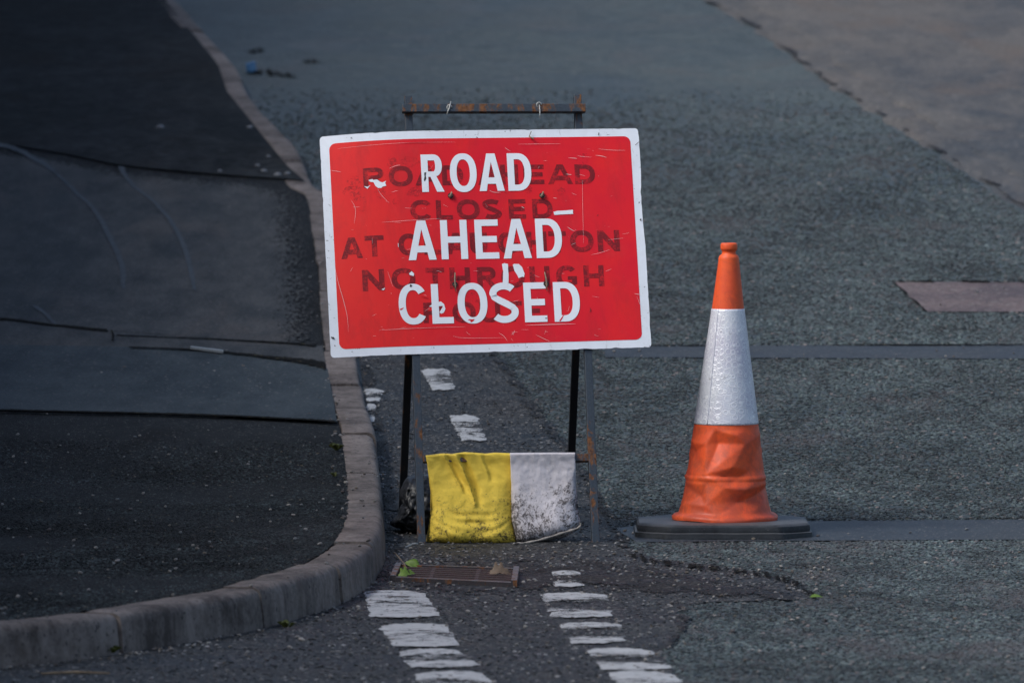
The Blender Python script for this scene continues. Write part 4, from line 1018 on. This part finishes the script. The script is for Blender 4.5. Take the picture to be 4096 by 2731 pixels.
def wd(u, v):
    d = .004*mn.noise(Vector((u*4, v*4, 14)))*min(1, v*4)+.002*mn.noise(Vector((u*12, v*16, 4)))
    d += .005*math.exp(-((u-.12)/.10)**2)*math.sin(v*3)
    return d
ow, Vw, mw = sack('sandbag', [(0, 2040), (.4, 2046), (.7, 2046), (1, 2062)], [(0, 2300), (.4, 2301), (.66, 2306), (.80, 2313), (.90, 2322), (1, 2318)],
     [(0, 1814), (.5, 1813), (1, 1812)], [(0, 2174), (.2, 2172), (.4, 2168), (.6, 2158), (.8, 2146), (1, 2112)],
     M['white'], wd, 'grubby white woven sandbag hung over the lower bar beside the yellow one', .105, .7, 2)
# stitched seam along the white sack's foot
m = MB(); P = []
for x, y in ((2066, 2172), (2100, 2170), (2150, 2160), (2200, 2146), (2250, 2130), (2290, 2118), (2318, 2106), (2323, 2090)): P.append(at(x, y, O.y+.0855-.125))
P = interp(P, 5); m.tube(P, [.0035+.0012*math.sin(i*1.1) for i in range(len(P))], 7); o = m.build('seam', simple('sack_seam', (.30, .28, .26), .8, .2, .4, 200), ow, True)
# black polythene sack slumped behind the left front leg
def blob3d():
    bm = bmesh.new(); bmesh.ops.create_icosphere(bm, subdivisions=5, radius=1)
    c = at(1645, 2060, .12); outp = [(1629, 1905), (1600, 1960), (1610, 2010), (1590, 2060), (1560, 2085), (1558, 2098), (1600, 2112), (1615, 2132), (1660, 2138), (1720, 2136), (1760, 2120), (1770, 2000), (1740, 1900), (1680, 1895)]
    op = [at(x, y, .12)-at(1665, 2030, .12) for x, y in outp]; an = sorted([(math.atan2(p.z, p.x), p.length) for p in op]); an = [(an[-1][0]-math.tau, an[-1][1])]+an+[(an[0][0]+math.tau, an[0][1])]
    c = at(1665, 2030, .12)
    for v in bm.verts:
        n = v.co.normalized(); a = math.atan2(n.z, n.x)
        for (a0, r0), (a1, r1) in zip(an, an[1:]):
            if a0 <= a <= a1: r = r0+(r1-r0)*(a-a0)/(a1-a0); break
        h = math.hypot(n.x, n.z)
        cr = .012*abs(mn.noise(n*3.1+Vector((3, 0, 0))))+.012*abs(mn.noise(n*7))-.012
        v.co = Vector((math.cos(a)*h*(r+cr*.3), n.y*.13+cr*2.2*(1 if n.y < 0 else .5), math.sin(a)*h*(r+cr*.3)))+c
        gz = G(v.co.y)+.003
        if v.co.z < gz: v.co.z = gz
    bm.verts.index_update(); V = [v.co.copy() for v in bm.verts]; Fc = [tuple(v.index for v in f.verts) for f in bm.faces]; bm.free()
    return V, Fc, c
V, Fc, c = blob3d()
tag(mk('plastic_sack', V, Fc, M['blackbag'], None, True, loc=(c.x, c.y, G(c.y))), 'crumpled black plastic sack on the ground behind the yellow sandbag, near the kerb', 'sack')

# ------------------------------------------------------------------ traffic cone
CX, CY = at(2905, 2120, .05).x, .07
base_z = G(CY)-.004
cone = tag(empty('traffic_cone', (CX, CY, base_z)), 'battered orange traffic cone with white reflective sleeve on a black base', 'traffic cone')
k_ = 1/1.2067/1219
tx = R(.8)      # leans a little to the right; base follows the ground
def cpt(th, r, z, lean=True):
    x = r*math.cos(th); y = r*math.sin(th)
    return Vector((CX+x+z*math.sin(tx)*(1 if lean else 0)-.005, CY+y, base_z+z))
BZ = .0545
prof = [(1372, 248), (1380, 256), (1366, 257), (1356, 246), (1346, 226), (1330, 220), (1280, 207), (1230, 199), (1188, 192.5), (1184, 194.5), (1176, 196), (1168, 194.5), (1164, 190), (1100, 181), (1040, 173), (980, 164.5), (915, 155), (800, 139), (600, 111.5), (450, 90.5), (360, 78), (300, 71), (200, 59), (130, 50.5), (112, 49), (102, 44), (95, 34), (86, 33), (78, 35), (74, 40), (66, 41), (50, 40.5), (43, 38), (41, 33), (42, 28), (60, 27), (110, 27)]
def zof(Y): return BZ+(1378-Y)*k_
# crumple: displaced control points (region px) with hand-made facets
cp = {'a': (330, 1000, 0), 'b': (450, 1010, .004), 'c': (490, 935, 0), 'd': (500, 1002, -.012), 'e': (590, 965, .006), 'f': (632, 1008, .004), 'g': (740, 960, 0), 'h': (450, 1155, .004), 'i': (575, 1115, .006),
      'j': (600, 1172, -.009), 'k': (740, 1150, 0), 'l': (350, 1155, -.004), 'm': (660, 1140, -.006), 'n': (450, 1200, .002), 'o': (340, 1300, 0), 'p': (420, 1260, -.009), 'q': (540, 1215, .004), 'r': (640, 1225, .006), 's': (600, 1290, -.010), 't': (740, 1290, 0), 'u': (450, 1300, .004), 'v': (500, 1350, 0), 'w': (690, 1262, -.010), 'x': (320, 1200, -.002), 'y': (780, 1200, 0), 'z': (300, 1350, 0), 'A': (780, 1350, 0), 'B': (300, 930, 0), 'C': (640, 930, 0), 'D': (780, 930, 0), 'E': (650, 1350, 0), 'F':(385,1050,-.008)}
tri = ['Bac', 'abc', 'bcd', 'cde', 'ceC', 'eCf', 'CfD', 'fgD', 'def', 'aFb', 'aFl', 'Fbh', 'Flh', 'bdh', 'dfh', 'fhi', 'hij', 'fim', 'ijm', 'fgm', 'gmk', 'hjq', 'hnq', 'lhn', 'lxn', 'jqr', 'jmr', 'mrk', 'rky', 'xnp', 'xop', 'npu', 'nqu', 'opu', 'qus', 'qrs', 'rsw', 'rwy', 'wty', 'swE', 'wtE', 'usv', 'svE', 'ozv', 'ouv', 'tAE']
def crumple(X, Y):
    for t in tri:
        (x1, y1, d1), (x2, y2, d2), (x3, y3, d3) = cp[t[0]], cp[t[1]], cp[t[2]]
        den = (y2-y3)*(x1-x3)+(x3-x2)*(y1-y3)
        if abs(den) < 1e-9: continue
        a = ((y2-y3)*(X-x3)+(x3-x2)*(Y-y3))/den; b = ((y3-y1)*(X-x3)+(x1-x3)*(Y-y3))/den; c_ = 1-a-b
        if a >= -1e-6 and b >= -1e-6 and c_ >= -1e-6: return a*d1+b*d2+c_*d3
    return 0
def lathe(rows, n, off=0.0, crum=True):
    V = []; U = []; Fc = []
    for (Y, r) in rows:
        for k in range(n):
            th = math.tau*k/n; rr_ = r*k_+off; d = 0
            if crum and 925 < Y < 1355:
                ca = math.cos(th); sa = math.sin(th)
                if sa < .15:
                    X = 547+ca*r; d = crumple(X, Y)*min(1, max(0, (.15-sa)/.3))*min(1, (Y-925)/30)*min(1, (1355-Y)/20)
                else: d = .005*mn.noise(Vector((ca*3, Y/60, 1)))*min(1, (Y-925)/60)
            if Y < 900: rr_ *= 1+.004*mn.noise(Vector((math.cos(th)*2, math.sin(th)*2, Y/130)))
            wob = 0
            if Y >= 1350: wob = .004*math.sin(th*2+1)+.003*math.sin(th*5)
            V.append(cpt(th, rr_+d*1.3, zof(Y)+wob*.6)); U.append((th*.08, (1400-Y)*k_))
    m_ = len(rows)
    for i in range(m_-1):
        for k in range(n): Fc.append((i*n+k, i*n+(k+1) % n, (i+1)*n+(k+1) % n, (i+1)*n+k))
    return V, Fc, U
rows = []
for (y0, r0), (y1, r1) in zip(prof, prof[1:]):
    st_ = max(1, int(abs(y1-y0)/7))
    for s_ in range(st_): rows.append((y0+(y1-y0)*s_/st_, r0+(r1-r0)*s_/st_))
rows.append(prof[-1])
V, Fc, U = lathe(rows, 160); mk('cone_body', V, Fc, M['cone'], cone, True, U).data.set_sharp_from_angle(angle=R(60))
rs_ = [(916-i*(916-361)/60, 155.5-(155.5-78.5)*i/60) for i in range(61)]
V, Fc, U = lathe([(917, 153)]+rs_+[(359.5, 76)], 160, .0014, False); mk('reflective_sleeve', V, Fc, M['sleeve'], cone, True, U)
m = MB(); th = R(-128)
P = [cpt(R(-127), (155.5-(155.5-78.5)*i/20)*k_+.0022, zof(916-i*555/20)) for i in range(21)]
m.tube(P, .0012, 5); m.build('sleeve_seam', M['sleeve'], cone, True)
# base: square with cut corners, two steps
def octo(hx, hy, cx, cy, z, jit=0):
    o = []
    for (x, y) in ((-hx+cx, -hy), (hx-cx, -hy), (hx, -hy+cy), (hx, hy-cy), (hx-cx, hy), (-hx+cx, hy), (-hx, hy-cy), (-hx, -hy+cy)): o.append((x, y, z))
    r_ = []
    for i in range(8):
        a = Vector(o[i]); b = Vector(o[(i+1) % 8])
        for k in range(8): r_.append(a.lerp(b, (.03, .1, .25, .4, .6, .75, .9, .97)[k]))
    # round the corners slightly by averaging
    for _ in range(0): r_ = [(r_[i-1]+r_[i]*2+r_[(i+1) % len(r_)])/4 for i in range(len(r_))]
    return [Vector((CX-.012+p.x, CY+p.y, base_z+p.z+.002*mn.noise(Vector((p.x*9, p.y*9, z*20))))) for p in r_]
rings = [octo(.286, .262, .10, .10, 0), octo(.291, .267, .10, .10, .006), octo(.290, .266, .10, .10, .022), octo(.283, .259, .10, .10, .025), octo(.284, .260, .10, .10, .030), octo(.282, .258, .10, .10, .044), octo(.276, .252, .10, .10, .050), octo(.262, .239, .10, .10, .0515), octo(.20, .18, .06, .06, .0525), octo(.10, .10, .03, .03, .0530)]
V = [p for r_ in rings for p in r_]; n = 64; Fc = []
for i in range(len(rings)-1):
    for k in range(n): Fc.append((i*n+k, i*n+(k+1) % n, (i+1)*n+(k+1) % n, (i+1)*n+k))
Fc.append(tuple((len(rings)-1)*n+k for k in range(n))); Fc.append(tuple(range(n))[::-1])
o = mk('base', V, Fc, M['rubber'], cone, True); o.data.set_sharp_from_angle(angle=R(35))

# ------------------------------------------------------------------ drain
def quadp(q, off=0): return [gp(*p, off) for p in q]
fo = quadp([(1584, 2279), (2077, 2296), (2068, 2354), (1560, 2330)])
c = sum(fo, Vector())/4
drain = tag(empty('drain_grate', (c.x, c.y, 0)), 'rusty iron gully grate in its frame set in the road by the kerb', 'drain')
def qp(u, v, z): p = fo[0].lerp(fo[1], u).lerp(fo[3].lerp(fo[2], u), v); return Vector((p.x, p.y, z))
m = MB()
def qbox(m, u0, u1, v0, v1, z0, z1):
    v = [qp(u, v_, z) for z in (z0, z1) for (u, v_) in ((u0, v0), (u1, v0), (u1, v1), (u0, v1))]
    m.add(v, [(0, 1, 2, 3), (7, 6, 5, 4), (0, 4, 5, 1), (1, 5, 6, 2), (2, 6, 7, 3), (3, 7, 4, 0)])
qbox(m, 0, .045, 0, 1, -.01, .024); qbox(m, .955, 1, 0, 1, -.01, .026); qbox(m, .046, .954, 0, .05, -.01, .020); qbox(m, .046, .954, .94, 1, -.01, .0185)
m.build('frame', M['iron'], drain)
m = MB()
for i in range(18): v0 = .06+i*.0485; qbox(m, .05, .95, v0, v0+.021, -.012, .0150+.0008*(i % 3))
qbox(m, .30, .33, .055, .935, -.0085, .0156); qbox(m, .66, .69, .055, .935, -.0085, .0156)
m.build('grate', M['grateslot'], drain)
m = MB(); qbox(m, .047, .953, .051, .939, .0076, .0086); m.build('silt', M['crack'], drain)

# ------------------------------------------------------------------ leaves, litter, weeds
def leaf(px, py, L, ang, mat, label, tilt=.5, curl=.3, off=.02, lobed=False, kerb=False):
    c = gp(px, py, 0, kerb); n = 14; V = []; Fc = []
    for i in range(n+1):
        t = i/n; w = math.sin(math.pi*t**.8)*.30*L*(1+(.35*math.sin(t*26) if lobed else 0))
        for s in (-1, -.5, 0, .5, 1):
            x = (t-.5)*L; y = s*w; z = curl*abs(s)*w + .25*L*curl*math.sin(t*4)
            X = x*math.cos(ang)-y*math.sin(ang); Y = x*math.sin(ang)+y*math.cos(ang)
            V.append((c.x+X, c.y+Y*math.cos(tilt), c.z+off+z+Y*math.sin(tilt)))
    zmin = min(v[2] for v in V); dz = c.z+.008-zmin if off < .03 else 0
    V = [(a, b, z_+dz) for a, b, z_ in V]
    for i in range(n):
        for k in range(4): Fc.append((i*5+k, i*5+k+1, i*5+k+6, i*5+k+5))
    o = mk('leaf', V, Fc, mat, None, True, loc=c); so = o.modifiers.new('thick', 'SOLIDIFY'); so.thickness = .0006
    return tag(o, label, 'leaf')
leaf(1648, 2284, .055, 2.6, M['leafg'], 'rounded green leaf at the back left corner of the drain', .9, .3)
leaf(1628, 2322, .060, .5, M['leafg'], 'spiky green leaf lying over the left end of the drain', .7, .4, lobed=True)
leaf(2004, 2314, .075, .1, M['leafb'], 'curled brown leaf lying on the right end of the drain', .7, .5, lobed=True)
leaf(3266, 2398, .040, .1, M['leafg'], 'small green leaf at the end of the broken road edge', .3, .2)
leaf(1415, 2372, .040, .2, M['leafb'], 'dark brown leaf at the foot of the kerb', .8, .4, lobed=True)
# pale stick / plastic on the footway
m = MB(); A = gp(762, 1390, .012, True); B = gp(893, 1406, .012, True); m.box((A+B)/2, (B-A)/2, Vector((0, .022, 0)), Vector((0, 0, .006)), .002)
tag(m.build('plastic_strip', M['plast'], loc=(A+B)/2), 'pale plastic strip lying along the crack in the footway', 'litter')
m = MB(); c = gp(1005, 292, 0); m.box(c+Vector((0, 0, .03)), (.026, 0, 0.006), (0, .05, 0), (-.004, 0, .028), .008); m.box(c+Vector((.012, -.03, .018)), (.014, 0, .01), (0, .03, 0), (0, 0, .014), .004)
tag(m.build('litter', M['blue'], loc=c), 'crushed bright blue litter by the far kerb', 'litter')
m = MB(); m.tube([gp(1622, 2186, .012), gp(1650, 2176, .02), gp(1668, 2172, .03)], [.002, .005, .003], 6)
tag(m.build('litter', M['plast'], loc=gp(1645, 2180)), 'small white scrap beside the left front foot of the stand', 'litter')
m = MB(); m.tube(interp([gp(1577, 2207, .02), gp(1600, 2232, .055), gp(1622, 2262, .06), gp(1638, 2290, .03)], 4), .0014, 5)
tag(m.build('twig', M['twig'], loc=gp(1600, 2240)), 'thin bent twig arching beside the drain and the kerb', 'twig')
m = MB(); m.tube([gp(165, 2692, .008), gp(300, 2686, .010), gp(440, 2690, .008)], [.003, .004, .002], 6)
tag(m.build('twig', M['twig'], loc=gp(300, 2690)), 'straight dry twig on the road below the near kerb', 'twig')
def weed(px, py, label, n=9, h=.03, kerb=False):
    c = gp(px, py, 0, kerb); m = MB()
    for i in range(n):
        a = random.uniform(0, math.tau); l = h*random.uniform(.5, 1.2); d = Vector((math.cos(a), math.sin(a), 0)); w = Vector((-d.y, d.x, 0))*l*.22
        p0 = c+d*.003; p1 = c+d*l*.5+Vector((0, 0, l*.7)); p2 = c+d*l+Vector((0, 0, l*.6))
        m.add([p0-w*.3, p0+w*.3, p1+w, p2, p1-w], [(0, 1, 2, 3, 4)])
    o = m.build('weed', M['weed'], loc=c); so = o.modifiers.new('thick', 'SOLIDIFY'); so.thickness = .0006; return tag(o, label, 'weed')
weed(1347, 1800, 'yellow green weed behind the kerb level with the sandbags', 12, .03, True)
weed(1148, 2512, 'small weed growing at the foot of the curved near kerb', 9, .028)
weed(430, 2622, 'low dark weed at the foot of the near kerb on the left', 10, .035)
weed(1340, 1905, 'tiny weed at the back of the kerb above the bend', 7, .02, True)
for i, (x, y) in enumerate(((1073, 632), (1057, 690), (1110, 705), (1030, 668), (1000, 515), (640, 515), (880, 690), (1150, 700))):
    c = gp(x, y, 0, True); m = MB(); bm = bmesh.new(); bmesh.ops.create_icosphere(bm, subdivisions=2, radius=.011+.004*(i % 3))
    for v in bm.verts: v.co *= 1+.3*mn.noise(v.co*60+Vector((i, 0, 0))); v.co.z *= .6
    bm.verts.index_update(); V = [v.co+c+Vector((0, 0, .008)) for v in bm.verts]; Fc = [tuple(v.index for v in f.verts) for f in bm.faces]; bm.free()
    tag(mk('stone', V, Fc, simple('pale_stone', (.17, .18, .20), .7) if i == 0 else bpy.data.materials['pale_stone'], None, False, loc=c), 'pale loose stone on the dark footway near the far kerb', 'stone', 'pale loose stones by the far kerb')

# ------------------------------------------------------------------ made-up brick terrace out of view, added to shade the left side
def brick():
    m = NT('brick'); c = m.mapc(rot=(R(90), 0, R(90))); b = m.n('ShaderNodeTexBrick'); m.l(c, b.inputs['Vector']); b.inputs['Scale'].default_value = 4.4
    b.inputs['Color1'].default_value = (.20, .075, .05, 1); b.inputs['Color2'].default_value = (.13, .05, .04, 1); b.inputs['Mortar'].default_value = (.22, .21, .19, 1); b.inputs['Mortar Size'].default_value = .018
    m.base(b.outputs[0]); m.rough(.85, .2); m.bump(b.outputs['Fac'], .3, .005); return m.m
BR = brick(); SL = simple('slate', (.05, .055, .065), .6, .4, .3, 8, .3); GL = simple('window_glass', (.03, .04, .05), .08, .6); WP = simple('white_frame', (.6, .6, .58), .5); DR = simple('door_paint', (.04, .09, .06), .4)
def blocker(y0, y1, label):
    gz = G((y0+y1)/2); X = -4.7; t = tag(empty('terrace_blocker', (X-4, (y0+y1)/2, gz)), label, 'blocker', 'brick terrace added to block light left of the footway')
    h = 4.6; m = MB(); m.box((X-4, (y0+y1)/2, gz+h/2-.6), (4, 0, 0), (0, (y1-y0)/2-.003, 0), (0, 0, h/2+.6)); m.build('wall', BR, t)
    m = MB(); a = [(X+.3, y0, gz+h), (X+.3, y1, gz+h), (X-4, y1, gz+h+2.2), (X-4, y0, gz+h+2.2), (X-8.3, y0, gz+h), (X-8.3, y1, gz+h)]
    m.add(a+[(p[0], p[1], p[2]+.14) for p in a], [(0, 1, 2, 3), (3, 2, 5, 4), (6, 9, 8, 7), (9, 10, 11, 8), (0, 6, 7, 1), (4, 5, 11, 10), (0, 3, 9, 6), (3, 4, 10, 9), (1, 7, 8, 2), (2, 8, 11, 5)]); m.build('roof', SL, t)
    L = y1-y0
    for fy, fz, w_, hh in ((.3, 1.5, .65, .6), (.3, 3.6, .55, .5), (.75, 3.6, .55, .5)):
        cy = y0+L*fy; m = MB(); c = Vector((X+.02, cy, gz+fz))
        for sy in (-1, 0, 1): m.box(c+Vector((0, sy*w_, 0)), (.04, 0, 0), (0, .035, 0), (0, 0, hh-.036))
        for sz in (-1, 1): m.box(c+Vector((0, 0, sz*hh)), (.042, 0, 0), (0, w_+.035, 0), (0, 0, .035))
        f = m.build('window', WP, t); m = MB(); m.box(c, (.012, 0, 0), (0, w_, 0), (0, 0, hh)); m.build('pane', GL, f)
    m = MB(); m.box((X+.02, y0+L*.75, gz+1.05), (.04, 0, 0), (0, .45, 0), (0, 0, 1.05), .01); m.build('door', DR, t)
for i in range(9):
    blocker(-15+i*6.0, -9+i*6.0, 'brick terraced house added out of view to shade the footway')
# ------------------------------------------------------------------ light, camera
w = bpy.data.worlds.new('World'); scn.world = w; w.use_nodes = True; nt = w.node_tree
bg = nt.nodes['Background']; sky = nt.nodes.new('ShaderNodeTexSky'); sky.sky_type = 'NISHITA'; sky.sun_disc = False
EL, AZ = R(46), R(-118)     # soft light from the upper left, in front of the sign
sky.sun_elevation = EL; sky.sun_rotation = AZ; sky.air_density = 1.0; sky.dust_density = 2.5
nt.links.new(sky.outputs[0], bg.inputs[0]); bg.inputs[1].default_value = .072
sd = bpy.data.lights.new('sun', 'SUN'); sd.energy = 1.45; sd.angle = R(24); sd.color = (1, .98, .95)
so = bpy.data.objects.new('sun', sd); COL.objects.link(so)
d = Vector((math.sin(AZ)*math.cos(EL), math.cos(AZ)*math.cos(EL), math.sin(EL)))
so.rotation_euler = d.to_track_quat('Z', 'Y').to_euler()
cd = bpy.data.cameras.new('camera'); cam = bpy.data.objects.new('camera', cd); COL.objects.link(cam)
cam.location = CAM; cam.rotation_euler = (R(90)-PITCH, 0, 0); cd.sensor_width = 36; cd.lens = F/4096*36; cd.clip_end = 3000; cd.clip_start = .5
cd.dof.use_dof = True; cd.dof.focus_distance = 24.6; cd.dof.aperture_fstop = 7.1
scn.camera = cam
scn.view_settings.view_transform = 'Standard'; scn.view_settings.look = 'None'; scn.view_settings.exposure = 1.1; scn.view_settings.gamma = 1
